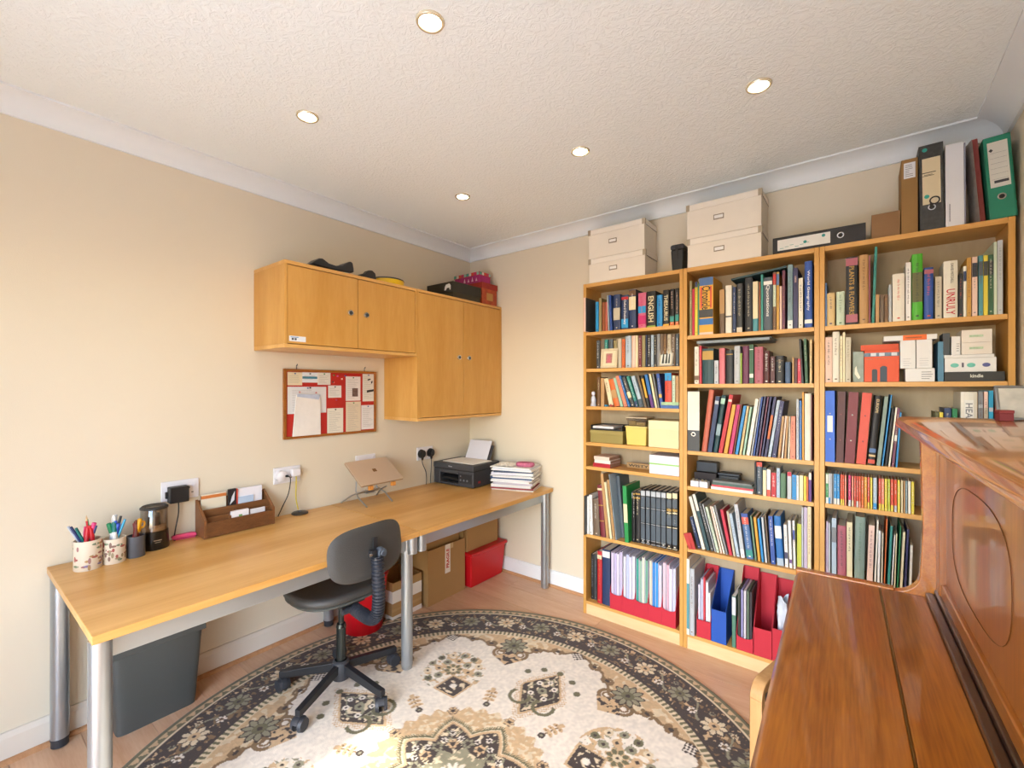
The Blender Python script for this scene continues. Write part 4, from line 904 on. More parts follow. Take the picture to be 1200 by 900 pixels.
for i in range(13):
    z = .325*i/12; rowp = []
    for j in range(9):
        f_ = j/8; rowp.append((-.014*(math.sin(math.pi*f_))-.002+.004*random.random()*math.sin(math.pi*f_)+.0, -.03+.17*f_, z))
    P.append(rowp)
part(t, 'plastic_wrap', g.grid(P), mat('bdb9b1', .3, 0, .3, 40, .6, 60, name='crinkled_film', alpha=.6))
t = arch('green lever arch file leaning at the wall end of the bookcase', 2.890, .072, .315, -3.6, mat('1f7f63', .5, 0, .04, 20), mat('d6d2c6', .6, 0, .03, 15), lab_z=(.38, .93))
g = G()
for k in range(6): g.box(.014, -.0012, .15+.02*k, .058, -.0009, .1505+.02*k)
part(t, 'spine_print', g.box(.02, -.0013, .135, .058, -.0009, .145).prism([(.012, .262), (.018, .269), (.024, .262), (.018, .255)], 'y', -.0013, -.0009), mat('3a3a40', .6, 0, 0))
# ---- piano (local frame: x towards the wall, y towards the bookcase)
MAH = wood('polished_mahogany', '7a3f0c', 'a5621d', 'y', .3, 1.5, 22., coat=.45, rings=.55, bump=.0)
MAHZ = wood('polished_mahogany_upright', '7a4210', 'a05e20', 'z', .3, 1.5, 18., coat=.5, rings=.5, bump=.0)
MAHE = wood('pale_mahogany_edge', '96531a', 'b5722c', 'y', .22, 2., 18., coat=.6, rings=.5, bump=.0)
DKW = wood('dark_walnut_groove', '2a1a12', '43291a', 'y', .3, 3, 8, coat=.4)
PN = thing('upright_piano', 'polished brown upright piano with closed keyboard lid against the right wall', 'piano', (2.343, -.962, 0), math.radians(1.9))
LP = 1.42; T0 = .80
def arcpts(cx_, cz_, r, a0, a1, n=8): return [(cx_+r*math.cos(math.radians(a0+(a1-a0)*i/n)), cz_+r*math.sin(math.radians(a0+(a1-a0)*i/n))) for i in range(n+1)]
cheek = [(.012, .66), (.0, .69), (.0, .79), (.008, .803), (.23, .803)] + arcpts(.23, .863, .06, -90, 0, 8)[1:] + [(.296, 1.0), (.29, 1.256), (.60, 1.256), (.60, 0), (.33, 0), (.33, .60), (.03, .62)]
for a in (-.028, -LP): 
    o = part(PN, 'end_panel', G().prism(cheek, 'y', a, a+.028), MAHE, bev=.003)
# keyboard lid in two leaves
lp = [(-.004, .735), (-.006, .785), (.002, .800), (.010, .804), (.2005, .804), (.2005, .782), (.015, .782), (.012, .735)]
part(PN, 'keyboard_lid', G().prism(lp, 'y', -LP+.029, -.029), MAH, bev=.003, seg=3, label='front leaf of the closed lid')
part(PN, 'lid_hinge', G().cyl((.2025, -LP+.03, .8025), (.2025, -.03, .8025), .0022, n=8), mat('7a5a2a', .3, .8, 0))
part(PN, 'lid_leaf', G().box(.2045, -LP+.029, .782, .300, -.029, .804), MAH, bev=.002, label='rear leaf of the closed lid')
part(PN, 'lid_edge', G().box(-.004, -.0285, .785, .235, -.0, .8095), MAHE, bev=.004, seg=3)
part(PN, 'felt_groove', G().box(.300, -LP+.03, .79, .318, -.03, .818).box(.318, -LP+.03, .79, .332, -.03, .83), DKW, bev=.004)
# upper front
part(PN, 'upper_panel', G().box(.336, -LP+.07, .86, .350, -.078, 1.215), MAHZ)
part(PN, 'panel_stile', G().box(.322, -.078, .82, .352, -.028, 1.256), MAHZ, bev=.003)
part(PN, 'panel_stile', G().box(.322, -LP+.028, .82, .352, -LP+.078, 1.256), MAHZ, bev=.003)
part(PN, 'panel_rail', G().box(.326, -LP+.078, .82, .352, -.078, .862), MAH, bev=.004)
part(PN, 'panel_rail', G().box(.326, -LP+.078, 1.205, .352, -.078, 1.256), MAH, bev=.004)
for yc in (-.40, -1.02):
    ov = []
    for i in range(41):
        a = 2*math.pi*i/40; ov.append((.3352, yc+.24*math.copysign(abs(math.cos(a))**.7, math.cos(a)), 1.035+.125*math.copysign(abs(math.sin(a))**.7, math.sin(a))))
    part(PN, 'inlay_line', G().tube(ov, .0007, 5), mat('5a3212', .4, 0, 0))
# top
top = [(.243, 1.270), (.240, 1.280), (.243, 1.292), (.255, 1.300), (.60, 1.300), (.60, 1.257), (.275, 1.257), (.262, 1.261)]
part(PN, 'top_lid', G().prism(top, 'y', -LP-.02, .02), MAHE, bev=.002, label='top lid with moulded edge')
part(PN, 'key_bed', G().box(.02, -LP+.029, .62, .34, -.029, .68), MAH, bev=.003)
part(PN, 'key_slip', G().box(.012, -LP+.029, .68, .03, -.029, .733), MAH, bev=.002)
part(PN, 'lower_panel', G().box(.35, -LP+.029, .12, .37, -.029, .62), MAHZ, bev=.003)
part(PN, 'bottom_board', G().box(.33, -LP+.029, .02, .60, -.029, .12), MAH, bev=.003)
part(PN, 'back_frame', G().box(.54, -LP+.029, .12, .60, -.029, 1.256), MAHZ)
for yy in (-.61, -.71, -.81): part(PN, 'pedal', G().box(.26, yy-.02, .05, .35, yy+.02, .06).cyl((.27, yy, .05), (.27, yy, .06), .026, n=16), mat('b08a3a', .25, 1., 0), bev=.002)
# ---- photo frame standing on the piano
t = thing('photo_frame', 'silver framed photograph standing on the far end of piano', 'photo frame', (2.822, -1.005, 1.3012), rot=(math.radians(-12), 0, math.radians(12)))
part(t, 'frame', G().box(-.045, 0, 0, .045, .008, .007).box(-.045, 0, .083, .045, .008, .090).box(-.045, 0, .007, -.038, .008, .083).box(.038, 0, .007, .045, .008, .083), mat('8d9094', .35, .8, 0), bev=.0015, seg=1)
part(t, 'photo', G().box(-.038, .003, .007, .038, .005, .083), mat('b9b3a6', .4, 0, .3, 24))
t = thing('trinket_box', 'tiny maroon box standing on the piano before the silver frame', 'box', (2.774, -1.052, 1.3005), math.radians(10))
part(t, 'box_base', G().box(0, 0, 0, .026, .026, .019), mat('7a2a2c', .6, 0, .05, 20), bev=.001, seg=1); part(t, 'lid', G().box(-.0008, -.0008, .019, .0268, .0268, .027), mat('84302f', .6, 0, .05, 20), bev=.001, seg=1)
# ---- bentwood stool by the piano
t = thing('piano_stool', 'bent beech stool with black seat tucked under the piano keyboard', 'stool', (2.248, -1.152, .0115), math.radians(-15))
BEE = wood('bent_beech', 'a87c4a', 'c49a66', 'z', .35, 2, 6)
for yy in (0, .285):
    outer = [(0, 0), (0, .435)] + [(.05+.05*math.cos(math.radians(a)), .435+.05*math.sin(math.radians(a))) for a in range(180, 89, -15)] + [(.21, .485)] + [(.21+.05*math.cos(math.radians(a)), .435+.05*math.sin(math.radians(a))) for a in range(90, -1, -15)] + [(.26, 0)]
    inner = [(.238, 0), (.238, .435), (.21, .463), (.05, .463), (.022, .435), (.022, 0)]
    part(t, 'side_frame', G().prism(outer+inner, 'x', yy-.012, yy+.024), BEE, bev=.003)
part(t, 'seat', G().box(.0245, .012, .425, .2725, .246, .462), mat('1c1c1e', .6, 0, .04, 30, .2, 200), bev=.010, seg=3)
part(t, 'stretcher', G().box(.0245, .115, .40, .2725, .145, .4245), BEE)
BOOKS = [
 (0, 0, [
  (1.177, 1.191, 0.204, -0.254, 'blush', {'k': 'magazine', 'rc': 'charcoal', 'lab': 'pale spined magazine jutting out over the shelf edge'}),
  (1.232, 1.251, 0.179, -0.205, 'skyblue', {}),
  (1.254, 1.271, 0.199, -0.205, 'khaki', {}),
  (1.275, 1.293, 0.174, -0.205, 'rust', {}),
  (1.296, 1.31, 0.172, -0.205, 'terracotta', {}),
  (1.315, 1.325, 0.21, -0.205, 'paleblue', {'lean': -0.0129999999999999}),
  (1.328, 1.344, 0.21, -0.205, 'royal', {'lean': -0.010000000000000009}),
  (1.347, 1.389, 0.208, -0.205, 'navy', {'bands': [(0.28, 0.62, 'stone')], 'scr': 'stone'}),
  (1.397, 1.44, 0.199, -0.205, 'navy', {'bands': [(0.86, 0.94, 'red'), (0.04, 0.3, 'skyblue')], 'tv': ('Oxford Dictionary', 'white')}),
  (1.444, 1.485, 0.224, -0.205, 'navy', {'bands': [(0.48, 0.82, 'cream'), (0.85, 0.98, 'brown')]}),
  (1.499, 1.544, 0.198, -0.205, 'pink', {'bands': [(0.42, 0.62, 'skyblue'), (0.1, 0.35, 'magenta')], 'scr': 'magenta'}),
  (1.549, 1.599, 0.2, -0.205, 'black', {'tv': ('ENGLISH', 'cream'), 'big': 1, 'bands': [(0, 0.04, 'lime')]}),
  (1.606, 1.637, 0.173, -0.205, 'azure', {'scr': 'navy'}),
  (1.641, 1.674, 0.196, -0.205, 'black', {'tv': ('THESAURUS', 'cream'), 'big': 1, 'bands': [(0, 0.05, 'mustard')]}),
  (1.679, 1.702, 0.197, -0.205, 'black', {'bands': [(0.1, 0.25, 'teal'), (0.0, 0.09, 'orange')], 'scr': 'blush'}),
  (1.708, 1.727, 0.197, -0.205, 'black', {'bands': [(0.1, 0.28, 'teal'), (0.0, 0.09, 'orange')], 'scr': 'blush'}),
 ]),
 (0, 1, [
  (1.222, 1.245, 0.173, -0.179, 'charcoal', {}),
  (1.248, 1.276, 0.171, -0.179, 'umber', {}),
  (1.279, 1.298, 0.173, -0.179, 'teal', {}),
  (1.302, 1.331, 0.174, -0.179, 'slate', {}),
  (1.335, 1.357, 0.166, -0.179, 'khaki', {}),
  (1.359, 1.385, 0.174, -0.179, 'stone', {}),
  (1.389, 1.408, 0.169, -0.179, 'orange', {}),
  (1.41, 1.445, 0.186, -0.179, 'paleblue', {'scr': 'slate'}),
  (1.448, 1.471, 0.186, -0.179, 'blush', {}),
  (1.473, 1.488, 0.185, -0.179, 'cream', {}),
  (1.491, 1.509, 0.183, -0.179, 'maroon', {}),
  (1.512, 1.531, 0.182, -0.179, 'khaki', {}),
  (1.534, 1.54, 0.184, -0.179, 'navy', {}),
  (1.543, 1.562, 0.183, -0.179, 'black', {'scr': 'white'}),
  (1.565, 1.579, 0.181, -0.179, 'paleblue', {}),
  (1.581, 1.596, 0.18, -0.179, 'black', {'scr': 'cream'}),
  (1.598, 1.616, 0.185, -0.179, 'grey', {}),
  (1.618, 1.632, 0.183, -0.179, 'umber', {}),
  (1.634, 1.652, 0.182, -0.179, 'brown', {}),
  (1.655, 1.676, 0.177, -0.179, 'stone', {}),
  (1.678, 1.699, 0.176, -0.179, 'umber', {}),
  (1.702, 1.718, 0.177, -0.179, 'slate', {}),
 ]),
 (0, 2, [
  (1.24, 1.258, 0.177, -0.199, 'brown', {}),
  (1.26, 1.284, 0.171, -0.199, 'tan', {}),
  (1.317, 1.348, 0.171, -0.199, 'cream', {'lean': -0.052000000000000046}),
  (1.35, 1.388, 0.168, -0.199, 'orange', {'bands': [(0.3, 0.6, 'tan')], 'lean': -0.04600000000000004}),
  (1.39, 1.41, 0.172, -0.199, 'mint', {'lean': -0.04599999999999982}),
  (1.412, 1.436, 0.185, -0.199, 'salmon', {'lean': -0.052999999999999936}),
  (1.438, 1.453, 0.185, -0.199, 'blue', {'lean': -0.05899999999999994}),
  (1.456, 1.482, 0.178, -0.199, 'charcoal', {'bands': [(0.3, 0.5, 'cream')], 'lean': -0.05899999999999994}),
  (1.484, 1.504, 0.181, -0.199, 'teal', {'bands': [(0.0, 0.2, 'navy')], 'lean': -0.05699999999999994}),
  (1.506, 1.533, 0.183, -0.199, 'paleblue', {'bands': [(0.0, 0.25, 'slate')], 'lean': -0.05400000000000005}),
  (1.536, 1.552, 0.183, -0.199, 'umber', {'lean': -0.04699999999999993}),
  (1.554, 1.571, 0.184, -0.199, 'black', {'bands': [(0.3, 0.9, 'mustard')], 'lean': -0.04300000000000015}),
  (1.573, 1.594, 0.189, -0.199, 'blue', {'bands': [(0.0, 0.4, 'purple')], 'lean': -0.040000000000000036}),
  (1.596, 1.611, 0.191, -0.199, 'cream', {'lean': -0.037000000000000144}),
  (1.613, 1.623, 0.191, -0.199, 'grey', {'lean': -0.03400000000000003}),
  (1.625, 1.645, 0.192, -0.199, 'royal', {'bands': [(0.3, 0.4, 'mustard')], 'lean': -0.02400000000000002}),
  (1.649, 1.685, 0.193, -0.199, 'coral', {'bands': [(0.78, 1, 'skyblue')], 'k': 'paperback'}),
  (1.689, 1.705, 0.179, -0.199, 'pale green', {}),
  (1.707, 1.725, 0.176, -0.199, 'tan', {}),
 ]),
 (0, 5, [
  (1.161, 1.189, 0.237, -0.239, 'charcoal', {'k': 'folder', 'lab': 'dark grey folder jutting out at the left end, low shelf left bookcase'}),
  (1.176, 1.189, 0.229, -0.209, 'white', {'k': 'folder', 'lean': 0.0}),
  (1.192, 1.216, 0.241, -0.209, 'white', {'lean': -0.008000000000000007}),
  (1.219, 1.263, 0.22, -0.209, 'umber', {'lean': -0.010000000000000009}),
  (1.268, 1.301, 0.31, -0.209, 'maroon', {'k': 'binder', 'bands': [(0.9, 0.94, 'cream'), (0.6, 0.62, 'gold'), (0.3, 0.32, 'gold')], 'lean': -0.03200000000000003}),
  (1.304, 1.325, 0.379, -0.209, 'tan', {'lean': -0.039000000000000146}),
  (1.327, 1.345, 0.332, -0.209, 'cream', {'k': 'folder', 'lean': -0.038000000000000034}),
  (1.348, 1.364, 0.347, -0.209, 'tan', {'lean': -0.040000000000000036}),
  (1.366, 1.382, 0.38, -0.209, 'paleblue', {'scr': 'white', 'lean': -0.04600000000000004}),
  (1.366, 1.392, 0.367, -0.149, 'slate', {'k': 'folder', 'lean': -0.03400000000000003}),
  (1.421, 1.448, 0.326, -0.209, 'green', {'k': 'file', 'bands': [(0.35, 0.68, 'cream')], 'tw': 1, 'lean': -0.015000000000000124}),
  (1.449, 1.453, 0.293, -0.174, 'black', {'bands': [(0.86, 0.97, 'white')]}),
  (1.455, 1.467, 0.295, -0.174, 'black', {'bands': [(0.85, 0.88, 'gold'), (0.93, 0.96, 'gold')]}),
  (1.469, 1.498, 0.298, -0.174, 'black', {'bands': [(0.85, 0.88, 'gold'), (0.93, 0.96, 'gold')]}),
  (1.503, 1.527, 0.314, -0.174, 'black', {'enc': 1, 'bands': [(0.02, 0.03, 'silver'), (0.08, 0.09, 'silver'), (0.1, 0.36, 'slate'), (0.375, 0.385, 'silver'), (0.4, 0.64, 'slate'), (0.655, 0.665, 'silver'), (0.68, 0.86, 'slate'), (0.88, 0.97, 'silver')], 'k': 'encyclopedia volume'}),
  (1.533, 1.556, 0.317, -0.174, 'black', {'enc': 1, 'bands': [(0.02, 0.03, 'silver'), (0.08, 0.09, 'silver'), (0.1, 0.36, 'slate'), (0.375, 0.385, 'silver'), (0.4, 0.64, 'slate'), (0.655, 0.665, 'silver'), (0.68, 0.86, 'slate'), (0.88, 0.97, 'silver')], 'k': 'encyclopedia volume'}),
  (1.562, 1.588, 0.317, -0.174, 'black', {'enc': 1, 'bands': [(0.02, 0.03, 'silver'), (0.08, 0.09, 'silver'), (0.1, 0.36, 'slate'), (0.375, 0.385, 'silver'), (0.4, 0.64, 'slate'), (0.655, 0.665, 'silver'), (0.68, 0.86, 'slate'), (0.88, 0.97, 'silver')], 'k': 'encyclopedia volume'}),
  (1.591, 1.616, 0.318, -0.174, 'black', {'enc': 1, 'bands': [(0.02, 0.03, 'silver'), (0.08, 0.09, 'silver'), (0.1, 0.36, 'slate'), (0.375, 0.385, 'silver'), (0.4, 0.64, 'slate'), (0.655, 0.665, 'silver'), (0.68, 0.86, 'slate'), (0.88, 0.97, 'silver')], 'k': 'encyclopedia volume'}),
  (1.62, 1.646, 0.319, -0.174, 'black', {'enc': 1, 'bands': [(0.02, 0.03, 'silver'), (0.08, 0.09, 'silver'), (0.1, 0.36, 'slate'), (0.375, 0.385, 'silver'), (0.4, 0.64, 'slate'), (0.655, 0.665, 'silver'), (0.68, 0.86, 'slate'), (0.88, 0.97, 'silver')], 'k': 'encyclopedia volume'}),
  (1.651, 1.677, 0.321, -0.174, 'black', {'enc': 1, 'bands': [(0.02, 0.03, 'cream'), (0.1, 0.36, 'slate'), (0.375, 0.39, 'cream'), (0.42, 0.6, 'slate'), (0.62, 0.64, 'cream'), (0.66, 0.7, 'gold'), (0.72, 0.86, 'slate'), (0.88, 0.97, 'cream')], 'k': 'encyclopedia volume'}),
  (1.682, 1.709, 0.325, -0.174, 'black', {'enc': 1, 'bands': [(0.02, 0.03, 'cream'), (0.1, 0.36, 'slate'), (0.375, 0.39, 'cream'), (0.42, 0.6, 'slate'), (0.62, 0.64, 'cream'), (0.66, 0.7, 'gold'), (0.72, 0.86, 'slate'), (0.88, 0.97, 'cream')], 'k': 'encyclopedia volume'}),
 ]),
 (0, 6, [
  (1.18, 1.202, 0.277, -0.169, 'black', {'scr': 'grey'}),
  (1.204, 1.221, 0.282, -0.169, 'charcoal', {'scr': 'grey'}),
  (1.234, 1.264, 0.313, -0.189, 'red', {'bands': [(0.85, 0.93, 'cream')]}),
  (1.267, 1.317, 0.332, -0.189, 'navy', {'bands': [(0.86, 0.97, 'white')]}),
 ]),
 (1, 0, [
  (1.783, 1.795, 0.288, -0.205, 'khaki', {}),
  (1.797, 1.808, 0.245, -0.205, 'crimson', {}),
  (1.81, 1.824, 0.28, -0.205, 'yellow', {'bands': [(0.9, 1, 'navy')]}),
  (1.826, 1.831, 0.272, -0.205, 'teal', {}),
  (1.832, 1.901, 0.296, -0.205, 'mustard', {'bands': [(0.86, 1, 'steelblue'), (0.3, 0.44, 'charcoal'), (0.17, 0.28, 'blue'), (0.0, 0.04, 'blush')], 'stripes': 'coral', 'tv': ('Chronicle', 'black'), 'trange': (0.44, 0.85), 'tx': 0.5, 'big': 1, 'k': 'annual'}),
  (1.931, 1.955, 0.223, -0.205, 'umber', {'bands': [(0.45, 1, 'tan')]}),
  (1.959, 1.988, 0.24, -0.205, 'ivory', {'bands': [(0.33, 0.36, 'charcoal')]}),
  (1.993, 2.007, 0.228, -0.205, 'navy', {'scr': 'white'}),
  (2.01, 2.037, 0.241, -0.205, 'charcoal', {'scr': 'stone', 'bands': [(0, 0.1, 'stone')]}),
  (2.048, 2.081, 0.267, -0.205, 'ink', {'scr': 'stone'}),
  (2.083, 2.106, 0.242, -0.205, 'teal2', {'bands': [(0.25, 1, 'cream')]}),
  (2.109, 2.117, 0.237, -0.205, 'rust', {}),
  (2.118, 2.128, 0.271, -0.205, 'teal', {}),
  (2.129, 2.166, 0.254, -0.205, 'slate', {'tv': ('Quotations', 'white'), 'bands': [(0.86, 0.93, 'white')]}),
  (2.169, 2.182, 0.274, -0.205, 'brown', {'bands': [(0.78, 0.97, 'red'), (0.4, 0.78, 'pale green')]}),
  (2.184, 2.195, 0.273, -0.205, 'ochre', {'bands': [(0.77, 0.97, 'steelblue')]}),
  (2.197, 2.206, 0.204, -0.205, 'blush', {}),
  (2.208, 2.219, 0.277, -0.205, 'plum', {}),
  (2.229, 2.25, 0.3, -0.205, 'steel', {'bands': [(0, 0.13, 'white')], 'scr': 'slate'}),
  (2.252, 2.27, 0.281, -0.205, 'indigo', {'tv': ('1000', 'blush')}),
  (2.273, 2.29, 0.231, -0.205, 'ivory', {}),
  (2.296, 2.326, 0.304, -0.205, 'royal', {'tv': ('World Geography', 'white'), 'k': 'atlas', 'bands': [(0.06, 0.12, 'white')]}),
 ]),
 (1, 1, [
  (1.807, 1.83, 0.195, -0.205, 'ivory', {'bands': [(0.1, 0.22, 'brown')], 'scr': 'umber'}),
  (1.833, 1.844, 0.198, -0.205, 'crimson', {}),
  (1.847, 1.902, 0.183, -0.205, 'deepteal', {'bands': [(0.68, 0.93, 'gold')], 'k': 'volume'}),
  (1.906, 1.926, 0.119, -0.205, 'silver', {}),
  (1.929, 1.956, 0.181, -0.205, 'rose', {}),
  (1.961, 1.994, 0.169, -0.205, 'ink', {'bands': [(0.86, 0.89, 'gold')]}),
  (1.999, 2.026, 0.188, -0.205, 'silver', {'scr': 'grey'}),
  (2.027, 2.035, 0.151, -0.205, 'lime', {}),
  (2.038, 2.065, 0.185, -0.205, 'plum', {}),
  (2.068, 2.086, 0.192, -0.205, 'forest', {'bands': [(0.15, 0.25, 'ivory'), (0.86, 0.88, 'white')]}),
  (2.09, 2.127, 0.178, -0.205, 'dustyrose', {'k': 'volume'}),
  (2.129, 2.155, 0.157, -0.205, 'oxblood', {}),
  (2.159, 2.177, 0.129, -0.205, 'oxblood', {'bands': [(0.7, 0.74, 'umber')]}),
  (2.18, 2.214, 0.131, -0.205, 'ink', {'bands': [(0.8, 0.83, 'umber')]}),
  (2.219, 2.241, 0.1, -0.205, 'denim', {}),
  (2.248, 2.255, 0.121, -0.205, 'tan', {}),
  (2.257, 2.267, 0.117, -0.205, 'oxblood', {}),
  (2.269, 2.283, 0.113, -0.205, 'crimson', {'lean': -0.0030000000000001137}),
  (2.285, 2.296, 0.206, -0.205, 'ink', {'lean': -0.01100000000000012}),
  (2.299, 2.313, 0.205, -0.205, 'forest', {'lean': -0.007000000000000117}),
  (2.316, 2.325, 0.2, -0.205, 'wheat', {}),
 ]),
 (1, 2, [
  (1.767, 1.828, 0.316, -0.205, 'charcoal', {'k': 'lever arch file', 'bands': [(0.345, 0.99, 'ivory')], 'ring': 0.28, 'rc': 'olive'}),
  (1.839, 1.867, 0.324, -0.205, 'terracotta', {'k': 'folder', 'lean': 0.03699999999999992}),
  (1.87, 1.893, 0.291, -0.205, 'navy', {'bands': [(0.86, 0.92, 'silver')], 'lean': 0.038999999999999924}),
  (1.896, 1.92, 0.296, -0.205, 'deepteal', {'bands': [(0.85, 0.95, 'mint'), (0.3, 0.5, 'steel')], 'lean': 0.04100000000000015}),
  (1.922, 1.943, 0.3, -0.205, 'red', {'bands': [(0.88, 0.92, 'blush')], 'lean': 0.051000000000000156}),
  (1.947, 1.967, 0.25, -0.205, 'amber', {'lean': 0.040000000000000036}),
  (1.97, 1.989, 0.25, -0.205, 'magenta', {'lean': 0.038000000000000034}),
  (1.991, 1.998, 0.249, -0.205, 'rust', {'lean': 0.03600000000000003}),
  (2.0, 2.016, 0.245, -0.205, 'azure', {'lean': 0.03799999999999981}),
  (2.019, 2.032, 0.243, -0.205, 'wheat', {'lean': 0.03399999999999981}),
  (2.034, 2.046, 0.24, -0.205, 'mint', {'lean': 0.03300000000000036}),
  (2.05, 2.068, 0.28, -0.205, 'ivory', {'lean': 0.040000000000000036}),
  (2.071, 2.079, 0.283, -0.205, 'silver', {'lean': 0.03799999999999981}),
  (2.081, 2.09, 0.29, -0.205, 'royal', {'lean': 0.03600000000000003}),
  (2.092, 2.103, 0.29, -0.205, 'indigo', {'scr': 'silver', 'lean': 0.03600000000000003}),
  (2.105, 2.114, 0.29, -0.205, 'plum', {'lean': 0.03699999999999992}),
  (2.116, 2.126, 0.29, -0.205, 'indigo', {'lean': 0.03699999999999992}),
  (2.128, 2.142, 0.29, -0.205, 'indigo', {'bands': [(0.3, 0.7, 'orange')], 'lean': 0.040999999999999925}),
  (2.144, 2.159, 0.275, -0.205, 'paleblue', {'lean': 0.04599999999999982}),
  (2.161, 2.181, 0.272, -0.205, 'indigo', {'scr': 'silver', 'lean': 0.041999999999999815}),
  (2.185, 2.198, 0.199, -0.205, 'tan', {'lean': 0.017999999999999794}),
  (2.2, 2.21, 0.2, -0.205, 'blush', {'lean': 0.016999999999999904}),
  (2.212, 2.223, 0.2, -0.205, 'tan', {'lean': 0.010999999999999677}),
  (2.225, 2.237, 0.201, -0.205, 'stone', {'lean': 0.007000000000000117}),
  (2.24, 2.26, 0.2, -0.205, 'salmon', {'lean': 0.0019999999999997797}),
  (2.264, 2.274, 0.28, -0.205, 'silver', {}),
  (2.276, 2.285, 0.273, -0.205, 'blue', {}),
  (2.287, 2.294, 0.313, -0.205, 'amber', {}),
  (2.296, 2.321, 0.307, -0.205, 'ivory', {'k': 'folder'}),
  (2.322, 2.325, 0.299, -0.205, 'maroon', {}),
 ]),
 (1, 3, [
  (2.087, 2.094, 0.156, -0.189, 'black', {}),
  (2.096, 2.121, 0.158, -0.189, 'slate', {'k': 'magazine', 'bands': [(0.86, 1, 'coral')], 'scr': 'silver'}),
  (2.126, 2.141, 0.137, -0.205, 'deepteal', {'bands': [(0.0, 0.9, 'cream')]}),
  (2.143, 2.159, 0.129, -0.205, 'white', {'bands': [(0.0, 0.25, 'coral')]}),
  (2.162, 2.182, 0.116, -0.205, 'red', {}),
  (2.184, 2.198, 0.14, -0.205, 'paleblue', {'scr': 'royal'}),
  (2.2, 2.222, 0.117, -0.205, 'sage', {'k': 'hardback', 'dark': 1}),
  (2.228, 2.245, 0.126, -0.205, 'silver', {'bands': [(0.85, 1, 'crimson')]}),
  (2.247, 2.264, 0.116, -0.205, 'azure', {}),
  (2.265, 2.274, 0.114, -0.205, 'white', {}),
  (2.276, 2.291, 0.116, -0.205, 'cream', {}),
  (2.293, 2.303, 0.115, -0.205, 'yellow', {}),
  (2.304, 2.31, 0.113, -0.205, 'orange', {}),
  (2.312, 2.323, 0.132, -0.205, 'purple', {'bands': [(0.76, 1, 'ivory')]}),
 ]),
 (1, 4, [
  (1.819, 1.838, 0.163, -0.184, 'navy', {'lean': -0.04200000000000004}),
  (1.841, 1.861, 0.272, -0.184, 'ivory', {'k': 'spiral notebook', 'scr': 'grey', 'lean': -0.07600000000000007}),
  (1.863, 1.882, 0.286, -0.184, 'deepteal', {'bands': [(0.7, 1, 'ivory')], 'lean': -0.07099999999999995}),
  (1.885, 1.902, 0.245, -0.184, 'charcoal', {'lean': -0.062000000000000055}),
  (1.904, 1.912, 0.24, -0.184, 'silver', {'lean': -0.06099999999999994}),
  (1.914, 1.929, 0.229, -0.184, 'pale green', {'lean': -0.05699999999999994}),
  (1.931, 1.943, 0.236, -0.184, 'blush', {'lean': -0.052000000000000046}),
  (1.945, 1.956, 0.234, -0.184, 'ivory', {'lean': -0.05500000000000016}),
  (1.958, 1.97, 0.243, -0.184, 'grey', {'lean': -0.05800000000000005}),
  (1.973, 1.99, 0.227, -0.184, 'crimson', {'lean': -0.04400000000000004}),
  (1.992, 2.005, 0.222, -0.184, 'stone', {'lean': -0.03299999999999992}),
  (2.007, 2.024, 0.214, -0.184, 'paleblue', {'lean': -0.03600000000000003}),
  (2.027, 2.048, 0.265, -0.184, 'silver', {'bands': [(0, 0.16, 'white')], 'lean': -0.03300000000000014}),
  (2.052, 2.086, 0.225, -0.184, 'steelblue', {'bands': [(0.76, 0.92, 'coral'), (0.92, 1, 'royal'), (0.05, 0.2, 'teal')], 'scr': 'white', 'lean': -0.027000000000000135}),
  (2.089, 2.1, 0.217, -0.184, 'sage', {'lean': -0.021999999999999797}),
  (2.103, 2.117, 0.213, -0.184, 'amber', {'lean': -0.02100000000000035}),
  (2.119, 2.131, 0.209, -0.184, 'azure', {'lean': -0.020000000000000018}),
  (2.133, 2.145, 0.219, -0.184, 'silver', {'lean': -0.016999999999999904}),
  (2.147, 2.156, 0.234, -0.184, 'umber', {'lean': -0.016999999999999904}),
  (2.159, 2.18, 0.231, -0.184, 'royal', {'scr': 'white', 'lean': -0.0129999999999999}),
  (2.184, 2.215, 0.236, -0.184, 'blue', {'bands': [(0.55, 0.8, 'white'), (0, 0.15, 'paleblue')], 'k': 'handbook', 'lean': -0.015000000000000124}),
  (2.217, 2.233, 0.201, -0.184, 'white', {'bands': [(0.2, 0.35, 'indigo')], 'lean': -0.007000000000000117}),
  (2.235, 2.249, 0.223, -0.184, 'white', {'bands': [(0.1, 0.18, 'purple')], 'lean': -0.006999999999999673}),
  (2.251, 2.263, 0.226, -0.184, 'white', {'bands': [(0.6, 0.8, 'royal')], 'lean': -0.004999999999999893}),
  (2.265, 2.282, 0.214, -0.184, 'chartreuse', {}),
  (2.283, 2.29, 0.294, -0.184, 'silver', {}),
  (2.292, 2.305, 0.296, -0.184, 'lilac', {}),
  (2.306, 2.32, 0.301, -0.184, 'cream', {}),
 ]),
 (1, 5, [
  (1.757, 1.785, 0.398, -0.221, 'ivory', {'k': 'magazine volume', 'bands': [(0.08, 0.68, 'teal2')], 'lab': 'tall cream and teal volume jutting out on the bottom shelf'}),
  (1.787, 1.81, 0.352, -0.219, 'silver', {'k': 'catalogue'}),
 ]),
 (2, 0, [
  (2.372, 2.378, 0.194, -0.205, 'steelblue', {}),
  (2.381, 2.41, 0.147, -0.205, 'wheat', {}),
  (2.415, 2.445, 0.149, -0.205, 'pale green', {'scr': 'sage'}),
  (2.449, 2.491, 0.295, -0.205, 'ink', {'tv': ('PLANTS & FLOWERS', 'gold'), 'bands': [(0.87, 0.98, 'dustyrose'), (0.03, 0.15, 'dustyrose')], 'k': 'volume'}),
